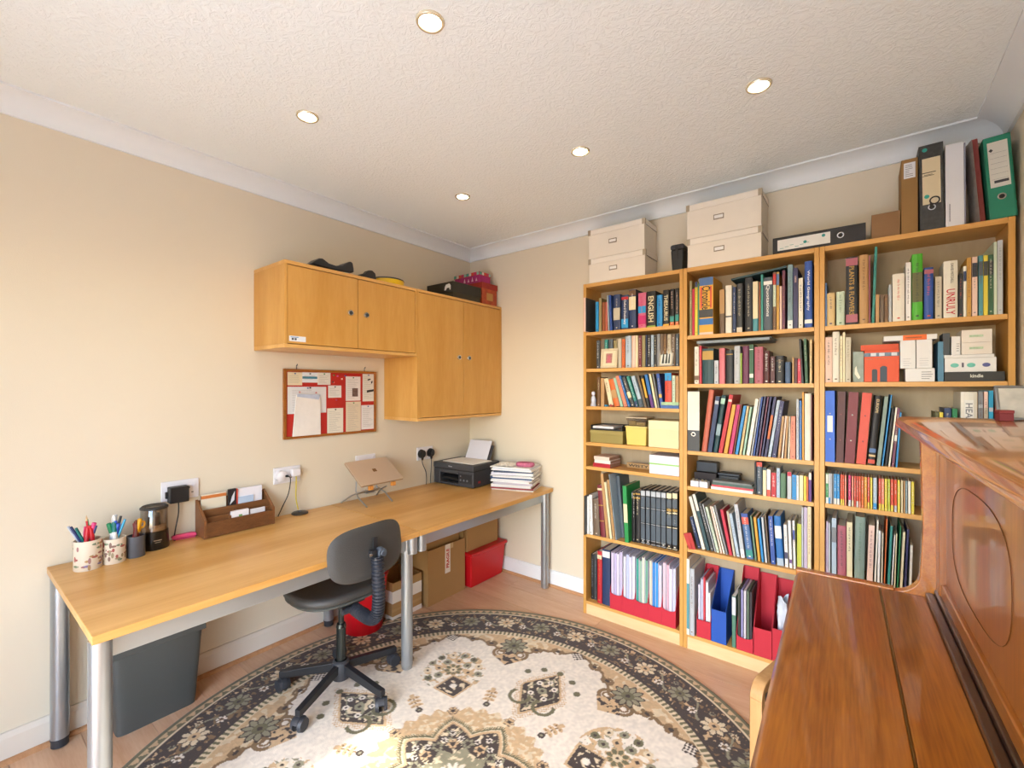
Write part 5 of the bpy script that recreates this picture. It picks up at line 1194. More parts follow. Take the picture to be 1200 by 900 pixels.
  (2.496, 2.527, 0.297, -0.205, 'tan', {'k': 'cardboard file'}),
  (2.529, 2.533, 0.288, -0.205, 'dustyrose', {}),
  (2.534, 2.546, 0.323, -0.205, 'teal', {'scr': 'deepteal', 'lean': 0.01100000000000012}),
  (2.551, 2.563, 0.12, -0.205, 'tan', {}),
  (2.566, 2.578, 0.118, -0.205, 'umber', {}),
  (2.58, 2.592, 0.115, -0.205, 'brown', {}),
  (2.594, 2.603, 0.156, -0.205, 'silver', {}),
  (2.606, 2.645, 0.197, -0.205, 'ivory', {'scr': 'coral'}),
  (2.648, 2.664, 0.239, -0.205, 'white', {}),
  (2.667, 2.7, 0.269, -0.205, 'grass', {'bands': [(0.27, 0.72, 'olive')], 'scr': 'ink'}),
  (2.704, 2.732, 0.208, -0.205, 'royal', {'scr': 'coral', 'bands': [(0.88, 0.96, 'dustyrose')]}),
  (2.737, 2.756, 0.167, -0.205, 'stone', {'scr': 'slate'}),
  (2.761, 2.802, 0.224, -0.205, 'ivory', {'tv': ('UNRULY', 'red'), 'trange': (0.05, 0.5), 'tv2': ('DAVID MITCHELL', 'charcoal', 0.6, 0.95), 'big': 1, 'k': 'hardback'}),
  (2.805, 2.815, 0.169, -0.205, 'ink', {'scr': 'coral'}),
  (2.817, 2.826, 0.196, -0.205, 'ivory', {'bands': [(0.7, 0.9, 'navy')]}),
  (2.827, 2.839, 0.227, -0.205, 'ochre', {}),
  (2.841, 2.856, 0.227, -0.205, 'blush', {'bands': [(0.66, 0.9, 'ink')]}),
  (2.859, 2.871, 0.23, -0.205, 'teal2', {'bands': [(0.66, 0.9, 'slate')]}),
  (2.872, 2.884, 0.228, -0.205, 'yellow', {'bands': [(0.66, 0.9, 'charcoal')]}),
  (2.885, 2.898, 0.228, -0.205, 'forest', {'bands': [(0.66, 0.9, 'ink')]}),
  (2.899, 2.908, 0.274, -0.205, 'pale green', {'k': 'booklet'}),
  (2.909, 2.923, 0.278, -0.205, 'silver', {'scr': 'grey', 'k': 'folder'}),
 ]),
 (2, 1, [
  (2.372, 2.399, 0.202, -0.205, 'blush', {'k': 'notebook'}),
  (2.401, 2.426, 0.224, -0.205, 'ivory', {'k': 'notebook'}),
  (2.428, 2.437, 0.204, -0.205, 'cream', {}),
  (2.438, 2.447, 0.22, -0.205, 'cream', {}),
  (2.448, 2.467, 0.197, -0.205, 'stone', {'k': 'spiral notebook', 'scr': 'umber'}),
 ]),
 (2, 2, [
  (2.369, 2.406, 0.318, -0.205, 'cobalt', {'k': 'ring binder', 'rivets': 'silver', 'lblb': (0.42, 0.65)}),
  (2.41, 2.44, 0.315, -0.205, 'oxblood', {'k': 'ring binder', 'rivets': 'maroon', 'lean': 0.008000000000000007}),
  (2.441, 2.479, 0.313, -0.205, 'maroon', {'k': 'ring binder', 'rivets': 'white', 'lean': 0.015000000000000124}),
  (2.481, 2.517, 0.31, -0.205, 'coral', {'k': 'ring binder', 'rivets': 'maroon', 'lean': 0.02200000000000024}),
  (2.52, 2.547, 0.298, -0.205, 'black', {'tv': ('EUROPE', 'wheat'), 'trange': (0.42, 0.95), 'bands': [(0.18, 0.24, 'steelblue'), (0.02, 0.08, 'coral'), (0.12, 0.15, 'wheat')], 'k': 'guide', 'lean': 0.02499999999999991}),
  (2.55, 2.566, 0.295, -0.205, 'sage2', {'lean': 0.027000000000000135}),
  (2.567, 2.575, 0.301, -0.205, 'azure', {'lean': 0.029999999999999805}),
  (2.578, 2.588, 0.243, -0.189, 'black', {'lean': 0.02300000000000013}),
  (2.589, 2.598, 0.249, -0.205, 'ivory', {'lean': 0.02499999999999991}),
  (2.599, 2.611, 0.247, -0.205, 'plum', {'bands': [(0.44, 0.54, 'white')], 'lean': 0.0259999999999998}),
  (2.612, 2.621, 0.229, -0.205, 'azure', {'lean': 0.01399999999999979}),
  (2.737, 2.748, 0.235, -0.205, 'olive', {}),
  (2.749, 2.76, 0.233, -0.205, 'yellow', {}),
  (2.763, 2.783, 0.251, -0.205, 'navy', {}),
  (2.786, 2.801, 0.249, -0.205, 'emerald', {}),
  (2.81, 2.856, 0.315, -0.205, 'ivory', {'tv': ('HEAT', 'grey'), 'lblb': (0.05, 0.9), 'rc': 'tan', 'k': 'hardback'}),
  (2.858, 2.871, 0.317, -0.205, 'grey', {'bands': [(0.8, 0.84, 'silver')]}),
  (2.873, 2.884, 0.317, -0.205, 'blush', {'bands': [(0.6, 0.8, 'stone')]}),
  (2.886, 2.898, 0.32, -0.205, 'azure2', {'bands': [(0.75, 0.8, 'silver')]}),
  (2.902, 2.916, 0.315, -0.205, 'black', {'bands': [(0.4, 0.9, 'coral')]}),
 ]),
 (2, 3, [
  (2.366, 2.373, 0.135, -0.205, 'olive', {'k': 'paperback', 'bands': [], 'scr': 'ivory'}),
  (2.375, 2.384, 0.135, -0.205, 'green', {'k': 'paperback', 'bands': [(0.0, 0.2, 'white'), (0.66, 0.97, 'ivory')], 'scr': 'white'}),
  (2.386, 2.393, 0.135, -0.205, 'silver', {'k': 'paperback', 'bands': [(0.0, 0.2, 'azure')], 'scr': 'ivory'}),
  (2.394, 2.399, 0.135, -0.205, 'silver', {'k': 'paperback', 'bands': [], 'scr': 'white'}),
  (2.401, 2.405, 0.135, -0.205, 'grey', {'k': 'paperback', 'bands': [], 'scr': 'ivory'}),
  (2.406, 2.416, 0.135, -0.205, 'azure', {'k': 'paperback', 'bands': [(0.0, 0.2, 'ivory')], 'scr': 'white'}),
  (2.417, 2.427, 0.135, -0.205, 'azure', {'k': 'paperback', 'bands': [(0.0, 0.2, 'ivory')], 'scr': 'ivory'}),
  (2.43, 2.436, 0.135, -0.205, 'vermilion', {'k': 'paperback', 'bands': [(0.0, 0.2, 'yellow')], 'scr': 'white'}),
  (2.437, 2.443, 0.134, -0.205, 'vermilion', {'k': 'paperback', 'bands': [(0.0, 0.2, 'yellow')], 'scr': 'ivory'}),
  (2.445, 2.451, 0.134, -0.205, 'salmon', {'k': 'paperback', 'bands': [], 'scr': 'white'}),
  (2.458, 2.467, 0.135, -0.205, 'magenta', {'k': 'paperback', 'bands': [(0.0, 0.2, 'silver')], 'scr': 'ivory'}),
  (2.47, 2.476, 0.134, -0.205, 'salmon', {'k': 'paperback', 'bands': [(0.0, 0.2, 'cream')], 'scr': 'white'}),
  (2.478, 2.484, 0.134, -0.205, 'coral', {'k': 'paperback', 'bands': [], 'scr': 'ivory'}),
  (2.486, 2.492, 0.134, -0.205, 'coral', {'k': 'paperback', 'bands': [(0.0, 0.2, 'white')], 'scr': 'white'}),
  (2.494, 2.501, 0.134, -0.205, 'vermilion', {'k': 'paperback', 'bands': [(0.0, 0.2, 'salmon')], 'scr': 'ivory'}),
  (2.503, 2.511, 0.134, -0.205, 'orange', {'k': 'paperback', 'bands': [], 'scr': 'white'}),
  (2.513, 2.522, 0.134, -0.205, 'amber', {'k': 'paperback', 'bands': [], 'scr': 'ivory'}),
  (2.524, 2.531, 0.134, -0.205, 'coral', {'k': 'paperback', 'bands': [(0.0, 0.2, 'yellow')], 'scr': 'white'}),
  (2.533, 2.54, 0.134, -0.205, 'yellow', {'k': 'paperback', 'bands': [], 'scr': 'ivory'}),
  (2.543, 2.555, 0.134, -0.205, 'paleblue', {'k': 'paperback', 'bands': [(0.0, 0.2, 'azure')], 'scr': 'white'}),
  (2.561, 2.569, 0.134, -0.205, 'coral', {'k': 'paperback', 'bands': [(0.0, 0.2, 'yellow')], 'scr': 'ivory'}),
  (2.57, 2.579, 0.134, -0.205, 'salmon', {'k': 'paperback', 'bands': [(0.0, 0.2, 'yellow')], 'scr': 'white'}),
  (2.581, 2.589, 0.134, -0.205, 'yellow', {'k': 'paperback', 'bands': [], 'scr': 'ivory'}),
  (2.591, 2.598, 0.134, -0.205, 'chartreuse', {'k': 'paperback', 'bands': [], 'scr': 'white'}),
  (2.6, 2.609, 0.134, -0.205, 'coral', {'k': 'paperback', 'bands': [(0.0, 0.2, 'yellow')], 'scr': 'ivory'}),
  (2.611, 2.62, 0.134, -0.205, 'vermilion', {'k': 'paperback', 'bands': [(0.0, 0.2, 'silver')], 'scr': 'white'}),
  (2.622, 2.63, 0.134, -0.205, 'yellow', {'k': 'paperback', 'bands': [], 'scr': 'ivory'}),
  (2.633, 2.639, 0.133, -0.205, 'cream', {'k': 'paperback', 'bands': [], 'scr': 'white'}),
  (2.641, 2.646, 0.133, -0.205, 'tan', {'k': 'paperback', 'bands': [], 'scr': 'ivory'}),
  (2.647, 2.653, 0.133, -0.205, 'steel', {'k': 'paperback', 'bands': [], 'scr': 'white'}),
  (2.655, 2.663, 0.133, -0.205, 'ivory', {'k': 'paperback', 'bands': [], 'scr': 'ivory'}),
  (2.665, 2.674, 0.133, -0.205, 'yellow', {'k': 'paperback', 'bands': [], 'scr': 'white'}),
 ]),
 (2, 4, [
  (2.366, 2.376, 0.206, -0.199, 'plum', {}),
  (2.378, 2.386, 0.249, -0.199, 'lilac', {}),
  (2.387, 2.393, 0.244, -0.199, 'silver', {}),
  (2.398, 2.415, 0.267, -0.199, 'paleblue', {'k': 'box file', 'bands': [(0.6, 0.85, 'grey')]}),
  (2.419, 2.45, 0.239, -0.199, 'dustyrose', {'k': 'hardback'}),
  (2.452, 2.472, 0.26, -0.199, 'cream', {}),
  (2.474, 2.512, 0.29, -0.199, 'sage2', {'scr': 'sage', 'k': 'volume', 'lean': 0.004999999999999893}),
  (2.517, 2.54, 0.261, -0.199, 'blush', {'lean': 0.008000000000000007}),
  (2.542, 2.551, 0.287, -0.199, 'ivory', {'lean': 0.010000000000000231}),
  (2.552, 2.563, 0.243, -0.199, 'white', {'lean': 0.004999999999999893}),
  (2.564, 2.573, 0.235, -0.199, 'stone', {'lean': 0.0040000000000000036}),
  (2.574, 2.581, 0.296, -0.199, 'orange', {'lean': 0.009000000000000341}),
  (2.585, 2.596, 0.27, -0.199, 'teal', {'lean': 0.01100000000000012}),
  (2.598, 2.605, 0.234, -0.199, 'white', {'lean': 0.010000000000000231}),
  (2.607, 2.614, 0.241, -0.199, 'cream', {'lean': 0.006999999999999673}),
  (2.616, 2.623, 0.275, -0.199, 'emerald', {'lean': 0.010999999999999677}),
  (2.625, 2.636, 0.252, -0.199, 'cream', {'lean': 0.01100000000000012}),
  (2.638, 2.648, 0.267, -0.199, 'indigo', {'lean': 0.01100000000000012}),
  (2.654, 2.665, 0.204, -0.199, 'ivory', {'lean': 0.004999999999999893}),
 ]),
]
# ================================================================== BOOKS
PAL = {'blush': ('e0bfae', 'blush'), 'skyblue': ('1c8fc8', 'sky blue'), 'khaki': ('8f8258', 'khaki'), 'rust': ('8a4a22', 'rust brown'), 'terracotta': ('b8604a', 'terracotta'), 'paleblue': ('a9bac8', 'pale blue'), 'royal': ('2c4f9a', 'royal blue'), 'navy': ('24365c', 'navy'),
 'stone': ('bdb39c', 'stone grey'), 'cream': ('dccfa8', 'cream'), 'brown': ('6c4c30', 'brown'), 'pink': ('c8607e', 'pink'), 'magenta': ('c01f66', 'magenta'), 'black': ('1c1b1d', 'black'), 'lime': ('8fa83a', 'lime'), 'azure': ('2487c4', 'bright blue'), 'azure2': ('2399c0', 'turquoise'), 'mustard': ('d9a231', 'mustard'),
 'teal': ('2f8a80', 'teal'), 'teal2': ('4f8f98', 'dusty teal'), 'orange': ('d0662a', 'orange'), 'charcoal': ('3d4042', 'charcoal'), 'umber': ('6b5846', 'umber'), 'slate': ('4b5660', 'slate'), 'maroon': ('74232e', 'maroon'), 'white': ('e2e0db', 'white'), 'grey': ('7f8082', 'grey'), 'tan': ('b48a58', 'tan'),
 'mint': ('9cc0aa', 'mint green'), 'salmon': ('dc8468', 'salmon'), 'blue': ('2a6cae', 'blue'), 'purple': ('5c2f78', 'purple'), 'coral': ('cf4a36', 'coral red'), 'pale green': ('bccab2', 'pale green'), 'gold': ('b08a3c', 'gold'), 'green': ('1f8a44', 'green'), 'red': ('b8202a', 'red'), 'crimson': ('c02440', 'crimson'),
 'yellow': ('d8c43c', 'yellow'), 'ivory': ('ded8c8', 'ivory'), 'ink': ('26292e', 'ink black'), 'steel': ('7d959c', 'steel grey'), 'steelblue': ('4a6c9c', 'steel blue'), 'ochre': ('c09038', 'ochre'), 'plum': ('6a3450', 'plum'), 'indigo': ('33335c', 'indigo'), 'deepteal': ('22444a', 'deep teal'), 'silver': ('b4b8bc', 'silver grey'),
 'rose': ('cc7078', 'rose pink'), 'forest': ('2c5a3c', 'forest green'), 'dustyrose': ('a85c6a', 'dusty rose'), 'oxblood': ('4e2022', 'oxblood'), 'denim': ('4c617e', 'denim blue'), 'wheat': ('cdb07c', 'wheat'), 'olive': ('5c5c34', 'olive green'), 'amber': ('d8952a', 'amber'), 'sage': ('5f7e64', 'sage green'),
 'chartreuse': ('b8c040', 'chartreuse'), 'lilac': ('b8aac0', 'lilac'), 'grass': ('4aa82a', 'bright green'), 'cobalt': ('2a62c8', 'cobalt blue'), 'sage2': ('7c8f84', 'sage grey'), 'emerald': ('22804c', 'emerald green'), 'vermilion': ('d64a20', 'orange red')}
def pm(n, rough=.5): return mat(PAL[n][0], rough, 0, .05, 30)
ORD = ['first', 'second', 'third', 'fourth', 'fifth', 'sixth', 'seventh', 'eighth', 'ninth', 'tenth', 'eleventh', 'twelfth', 'thirteenth', 'fourteenth', 'fifteenth', 'sixteenth', 'seventeenth', 'eighteenth', 'nineteenth', 'twentieth'] + ['twenty-' + x for x in ('first', 'second', 'third', 'fourth', 'fifth', 'sixth', 'seventh', 'eighth', 'ninth')] + ['thirtieth', 'thirty-first', 'thirty-second', 'thirty-third']
BCN = ['left', 'middle', 'right']; SHN = {0: ['top', 'second', 'third', 'fourth', 'fifth', 'sixth', 'bottom'], 1: ['top', 'second', 'third', 'fourth', 'fifth', 'bottom'], 2: ['top', 'second', 'third', 'fourth', 'fifth', 'bottom']}
SHZ = [s + [.0802] for s in SHELF]
random.seed(21)
# widest free height: flat slabs lie across some books
def cap(bc, sh, x):
    if (bc, sh) == (1, 0) and 1.98 < x < 2.228: return 1.920+(x-1.986)*.112-1.66-.001
    if (bc, sh) == (1, 1) and x < 2.17: return 1.612-1.404-.001
    return 9
def book(bc, sh, x0, x1, h, y, col, o, idx, n):
    z0 = SHZ[bc][sh]+.0003; lean = o.get('lean', 0); w = x1-x0
    h = min(h, cap(bc, sh, x0))
    if abs(lean) < .004: lean = 0
    th = math.asin(max(-.6, min(.6, lean/h)))
    t = max(.0022, (w-.0006)*math.cos(th))
    if lean and t > .006: t -= .003
    L = h/math.cos(th)-t*abs(math.sin(th))*.5
    if lean: L = min(L, (h - t*abs(math.sin(th)))/math.cos(th))
    hard = t > .02 or o.get('big'); kd = o.get('k') or ('hardback' if hard else 'book' if t > .010 else 'booklet' if t < .006 else 'paperback')
    d = min(max(.62*h, .11), -.009-y-.003) if h < .26 else min(-.010-y, .21)
    d = min(d, -.0085-y)
    size = 'thick ' if t > .030 else 'slim ' if t < .011 else ''
    b0 = o.get('bands') or []
    feat = ''
    if b0 and b0[0][2] != col: feat = ' with %s band' % PAL[b0[0][2]][1]
    if o.get('tv'): feat = ' with %s title' % PAL[o['tv'][1]][1]
    lab = o.get('lab') or '%s%s %s%s, %s from left, %s shelf of %s bookcase' % (size, PAL[col][1], kd, feat, ORD[idx], SHN[bc][sh], BCN[bc])
    if len(lab.replace(',', '').split()) > 16: lab = lab.replace(size, '', 1) if size else lab
    if len(lab.split()) > 16: lab = lab.replace(' book with', ' with')
    nm = {'folder': 'folder', 'file': 'file', 'lever arch file': 'file', 'binder': 'ring_binder', 'ring binder': 'ring_binder', 'magazine': 'magazine', 'box file': 'file', 'notebook': 'notebook', 'spiral notebook': 'notebook', 'cardboard file': 'file'}.get(kd, 'book')
    px = x1 if lean > 0 else x0
    R = thing(nm, lab, {'ring_binder': 'binder'}.get(nm, nm), (px, y, z0), group='%ss on the bookcase shelves' % nm.replace('_', ' '), rot=(0, th, 0))
    X0 = -t if lean > 0 else 0.0                     # local x of the left face
    c = min(.0025 if hard else .0007, t*.16)
    mc = pm(col); hollow = kd in ('folder',)
    # cover: boards and spine as one U-shaped wrap, spine towards the room
    if hard and kd not in ('ring binder', 'file', 'lever arch file', 'annual'):
        r_ = min(.004, t*.14)
        outer = [(X0, .004), (X0+t*.2, .0012), (X0+t*.5, 0), (X0+t*.8, .0012), (X0+t, .004)]
    else: outer = [(X0, 0), (X0+t, 0)]
    prof_ = outer + [(X0+t, d), (X0+t-c, d), (X0+t-c, .0055 if len(outer) > 2 else c), (X0+c, .0055 if len(outer) > 2 else c), (X0+c, d), (X0, d)]
    part(R, 'cover', G().prism(prof_, 'z', 0, L), pm(o['rc']) if o.get('rc') and o['rc'] not in ('tan',) and False else mc)
    pc = o.get('pages', 'e2dac6' if random.random() < .7 else 'd2c4a4'); e = .0035 if hard else .0008
    part(R, 'pages', G().box(X0+c+.0001, .0057 if len(outer) > 2 else c+.0001, e, X0+t-c-.0001, d-e, L-e), mat(pc, .85, 0, .06, 90))
    if o.get('rc'): part(R, 'back_cover', G().box(X0+t, .0, 0.0005, X0+t+.0004, d, L-.0005), pm(o['rc']), label='%s outer cover' % PAL[o['rc']][1])
    # printed spine: bands, rivets, labels, lettering lie in front of the spine
    for i, bnd in enumerate(b0):
        a, b_, cc = bnd; part(R, 'spine_band', G().box(X0+.0003, -.0004-.0001*i, L*a+.0002, X0+t-.0003, .0035 if len(outer) > 2 else .0002, L*b_-.0002), pm(cc))
    if o.get('stripes'):
        for fx in (.08, .78): part(R, 'spine_stripe', G().box(X0+t*fx, -.0007, L*.46, X0+t*(fx+.12), -.0004, L*.84), pm(o['stripes']))
    if o.get('lblb'):
        a, b_ = o['lblb']; part(R, 'spine_label', G().box(X0+t*.22, -.0007, L*a, X0+t*.78, .0, L*b_), mat('e6e4dc', .6, 0, .02, 20))
    if o.get('rivets'):
        for fz in (.32, .68): part(R, 'rivet', G().cyl((X0+t/2, 0, L*fz), (X0+t/2, -.0022, L*fz), .0032, .002, 10), pm(o['rivets'], .3), smooth=True)
    if o.get('ring'):
        part(R, 'finger_ring', G().cyl((X0+t/2, 0, L*o['ring']), (X0+t/2, -.0016, L*o['ring']), .011, n=18), CHROME, smooth=True)
        part(R, 'finger_hole', G().cyl((X0+t/2, -.0014, L*o['ring']), (X0+t/2, -.002, L*o['ring']), .0075, n=18), BLK, smooth=True)
    if o.get('tv'):
        s_, cc = o['tv'][:2]; a, b_ = o.get('trange', (.14, .86)); hh = t*(.62 if o.get('big') else .42)
        ln_ = min(L*(b_-a), hh*len(s_)*1.0)
        zc = L*(b_) - ln_/2 if not o.get('big') else L*(a+b_)/2
        if o.get('big'): ln_ = L*(b_-a)
        text(R, 'spine_title', s_, (ln_, hh), pm(cc), (X0+t*o.get('tx', .5), -.0009, zc), (0, 0, -1), (1, 0, 0), bold=.015)
    if o.get('tv2'):
        s_, cc, a, b_ = o['tv2']; text(R, 'spine_author', s_, (L*(b_-a), t*.2), pm(cc), (X0+t*.6, -.0009, L*(a+b_)/2), (0, 0, -1), (1, 0, 0))
    if o.get('t'):
        s_, a, b_, cc = o['t']; text(R, 'spine_title', s_, (t*.8, L*(b_-a)*.5), pm(cc), (X0+t*.5, -.0009, L*(a+b_)/2), (1, 0, 0), (0, 0, 1))
    # lettering too small to read: short strokes down the spine
    sc_ = o.get('scr')
    if not sc_ and not o.get('tv') and t > .0075 and random.random() < .55 and kd not in ('ring binder', 'file', 'folder', 'lever arch file', 'box file'):
        lum = sum(lin(PAL[col][0])); sc_ = random.choice(['ivory', 'cream', 'gold', 'white']) if lum < .6 else random.choice(['charcoal', 'indigo', 'brown', 'maroon'])
    if sc_ and t > .005:
        g = G(); zt = L*random.uniform(.86, .93); z = zt; zend = L*random.uniform(.25, .55); hw = min(.0055, t*.22); xc = X0+t*.5
        while z > zend:
            for q_ in range(random.randint(1, 6)):
                lw = random.uniform(.0012, .0026); f = random.uniform(.5, 1)
                g.box(xc-hw*f, -.0007, z-lw, xc+hw*random.choice([f, .3]), -.00055, z-lw*.35); z -= lw+.0012
                if z < zend: break
            z -= .004
        g.box(xc-hw*.8, -.0007, L*.05, xc+hw*.8, -.00055, L*.05+hw)
        if len(outer) > 2 or True: part(R, 'spine_print', g, pm(sc_))
    return R
for bc, sh, items in BOOKS:
    lo, hi = BX[bc]+.0215, BX[bc]+BW-.0215; prev = lo-.0004; n = len(items)
    fit_, p_ = [], lo-.0004
    for i, it in enumerate(items):
        a_ = max(it[0], p_+.0004); b_ = a_+it[1]-it[0]
        if i+1 < n and b_ > items[i+1][0]+.0004 and not (items[i+1][0] < a_): b_ = max(a_+.0025, items[i+1][0]-.0002)
        b_ = min(b_, hi); fit_.append((a_, b_)+tuple(it[2:])); p_ = b_
    items = fit_
    S = [it[5].get('lean', 0)/it[2] for it in items]; TOL = .0028      # neighbours must not lean through each other
    for i in range(n):
        if S[i] < 0:
            if i: g_ = items[i][0]-items[i-1][1]; hm = min(items[i][2], items[i-1][2]); S[i] = max(S[i], min(0, S[i-1])-(max(0, g_)+TOL)/hm)
            S[i] = min(0, max(S[i], (lo-max(items[i][0], lo))/items[i][2]))
    for i in range(n-1, -1, -1):
        if S[i] > 0:
            if i < n-1: g_ = items[i+1][0]-items[i][1]; hm = min(items[i][2], items[i+1][2]); S[i] = min(S[i], max(0, S[i+1])+(max(0, g_)+TOL)/hm)
            S[i] = max(0, min(S[i], (hi-items[i][1])/items[i][2]))
    for i in range(n): items[i][5]['lean'] = S[i]*items[i][2]
    for i, (x0, x1, h, y, col, o) in enumerate(items):
        w = x1-x0; x0 = max(x0, prev+.0004)
        if i+1 < n and x0+w > items[i+1][0]+.0004 and not (items[i+1][0] < x0): x1 = max(x0+.0025, items[i+1][0]-.0002)
        else: x1 = x0+w
        x1 = min(x1, hi)
        if x1-x0 < .002: continue
        book(bc, sh, x0, x1, h, y, col, o, i, n); prev = x1
# ---- flat slabs lying across the books
t = thing('book', 'large thin dark teal book lying across the top row, middle bookcase', 'book', (1.986, -.207, 1.922), group='large flat books lying across others', rot=(0, -math.atan(.112), 0))
part(t, 'cover', G().box(0, 0, 0, .24, .19, .0015).box(0, 0, .0075, .24, .19, .009).box(0, 0, .0015, .24, .0015, .0075), pm('deepteal')); part(t, 'pages', G().box(.001, .0016, .0016, .239, .188, .0074), PAPER)
t = thing('folder', 'grey document folder lying flat across the second row, middle bookcase', 'folder', (1.822, -.222, 1.6125), group='large flat books lying across others')
part(t, 'cover', G().box(0, 0, 0, .335, .19, .0025).box(0, 0, .0115, .345, .19, .014), mat('6d7a80', .5, 0, .05, 20)); part(t, 'papers', G().box(.002, .001, .0026, .335, .188, .0114), mat('8f979c', .7, 0, .1, 60))
# ---- magazine files
def magfile(label, x0, w, col, y=-.205, z=.0803, hf=.085, hb=.30, deep=.19, cut=True, hole=False):
    t = thing('magazine_file', label, 'magazine file', (x0, y, z), group='%s magazine files on the bottom shelves' % ('red' if col == 'filered' else 'blue'))
    m = mat('bf2236' if col == 'filered' else '1a50ac', .6, 0, .03, 10)
    th = .0018
    side = [(0, 0), (deep, 0), (deep, hb), (deep-.02, hb), (.05, hf+.12), (0.0, hf+.022)] if cut else [(0, 0), (deep, 0), (deep, hb), (deep-.02, hb), (0.0, hf+.006), (0, hf)]
    for a in (0, w-th): part(t, 'side', G().prism(side, 'x', a, a+th), m)
    n = 12; fr = [(0, 0), (w, 0)] + ([(w, hf+.024)] + [(w/2+(w/2-.001)*math.cos(math.pi*i/n), hf+.022-.022*math.sin(math.pi*i/n)**.7) for i in range(n+1)] + [(0, hf+.024)] if cut else [(w, hf), (0, hf)])
    part(t, 'front', G().prism([(a+ (0), b_) for a, b_ in fr], 'y', -.0001, th), m)
    part(t, 'back', G().box(th, deep-th, 0, w-th, deep, hb), m)
    part(t, 'base', G().box(th, th, 0, w-th, deep-th, th), m)
    if hole:
        part(t, 'finger_hole', G().cyl((w-th-.0003, .06, .16), (w-th+.0001, .06, .16), .013, n=20), mat('c9c4bc', .7, 0, 0))
    return t
def sleeve(label, x, w, y, d, z, h, col, film=True, lean=0, cat='document wallet', nm='document_wallet'):
    t = thing(nm, label, cat, (x, y, z), group='papers and wallets in the magazine files', rot=(0, math.radians(lean), 0))
    part(t, 'papers', G().box(w*.12, .004, 0, w*.88, d, h-.006), mat(col, .7, 0, .06, 40))
    if film: part(t, 'plastic_sleeve', G().box(0, .006, 0, w*.1, d+.002, h).box(w*.9, .006, 0, w, d+.002, h), mat('d2cfdc', .3, 0, .1, 30, coat=.4), kind='stuff')
    return t
fx = [1.3255, 1.4025, 1.4795, 1.5565, 1.6335]; fn = ['furthest left', 'second from the left', 'in the middle', 'second from the right', 'furthest right']
cont = [['c9bcd6', 'b7a9cb', 'cfc6da', 'beb2d0'], ['d3cfdf', 'b9bfe0', 'cbc9da', 'dedbe4'], ['2f9484', '8fb09a', 'c9cbb8', '6a9e88'], ['cfc3ac', '1c7cc8', '2a8ed8', 'c9c6dc'], ['d8b8c4', 'c9a0b0', 'd8cfe0', 'c3c6e2']]
for k in range(5):
    magfile('red card magazine file, %s of the row of five' % fn[k], fx[k], .0765, 'filered')
    for j in range(4):
        cw = .0165; hh = .345-random.uniform(0, .03)
        sleeve('%s plastic wallet of papers %s in the %s red magazine file' % ([['lilac', 'violet', 'pale lilac', 'mauve'], ['pale grey', 'light blue', 'silver', 'white'], ['teal', 'pale green', 'sage', 'green'], ['cream', 'blue', 'bright blue', 'lavender'], ['pink', 'rose', 'pale violet', 'ice blue']][k][j], ['leftmost', 'left of centre', 'right of centre', 'rightmost'][j], ['first', 'second', 'third', 'fourth', 'fifth'][k]), fx[k]+.0035+j*.0176, cw, -.200+.003*(j % 2), .172, .0835, hh, cont[k][j])
magfile('red card magazine file stuffed with loose papers, left of the blue file', 1.819, .069, 'filered', hf=.09, hb=.325, cut=False)
for j, (c_, hh, nm_) in enumerate([('d6cfe0', .27, 'tall lilac'), ('b8bdd4', .30, 'blue grey'), ('c63a44', .315, 'red edged'), ('e8e6ea', .29, 'white'), ('dcd6d0', .24, 'cream')]):
    sleeve('%s sheaf of papers in the red file left of the blue file' % nm_, 1.8225+.0125*j, .0118, -.195+.003*(j % 2), .165, .0835, hh, c_, film=j in (1, 3))
magfile('empty blue card magazine file on the bottom shelf', 1.8915, .071, 'fileblue', hf=.165, hb=.32, cut=False)
t = thing('book', 'green and white paperback standing right of the blue magazine file', 'book', (1.987, -.196, .0803), group='books on the bookcase shelves')
part(t, 'cover', G().box(0, 0, 0, .018, .0015, .255).box(0, 0, 0, .001, .17, .255).box(.017, 0, 0, .018, .17, .255), mat('4f7d68', .5, 0, .05, 20)); part(t, 'pages', G().box(.0011, .0016, .001, .0169, .168, .254), PAPER)
part(t, 'spine_band', G().box(.0003, -.0005, .16, .0177, .0, .25), mat('c9ccd4', .5, 0, 0))
magfile('red magazine file packed with glossy magazines, right of the blue file', 2.0095, .0745, 'filered', hf=.062, hb=.36)
for j, (c_, nm_) in enumerate([('3a3f36', 'dark'), ('8a86b0', 'violet'), ('c8c2c8', 'pale'), ('5a6a58', 'green'), ('383338', 'black')]):
    sleeve('%s glossy magazine in the packed red file' % nm_, 2.0135+.0132*j, .0125, -.2+.002*(j % 2), .17, .0835, .30, c_, film=False, cat='magazine', nm='magazine')
magfile('red magazine file with a finger hole, standing empty', 2.0875, .0765, 'filered', hf=.135, hb=.345, cut=False, hole=True)
magfile('red magazine file holding a white plastic bag', 2.1665, .0765, 'filered', hf=.155, hb=.335, cut=False, hole=True)
g = G(); P = []
random.seed(9)
for i in range(16):
    v = i/15; row_ = []
    for j in range(20):
        a = 2*math.pi*j/19; r1 = .028*(1-.35*v)+.006*math.sin(3*a+5*v)+.004*random.random(); row_.append((r1*math.cos(a)*1.0, r1*1.6*math.sin(a), v*.22+.012*math.sin(2*a)*v))
    P.append(row_)
o = solo('plastic_bag', g.grid(P), mat('d3dbe8', .3, 0, .05, 30, coat=.3), 'crumpled white plastic bag stuffed in a red magazine file', 'bag', (2.205, -.12, .14), smooth=True)
sm = o.modifiers.new('s', 'SOLIDIFY'); sm.thickness = .0006
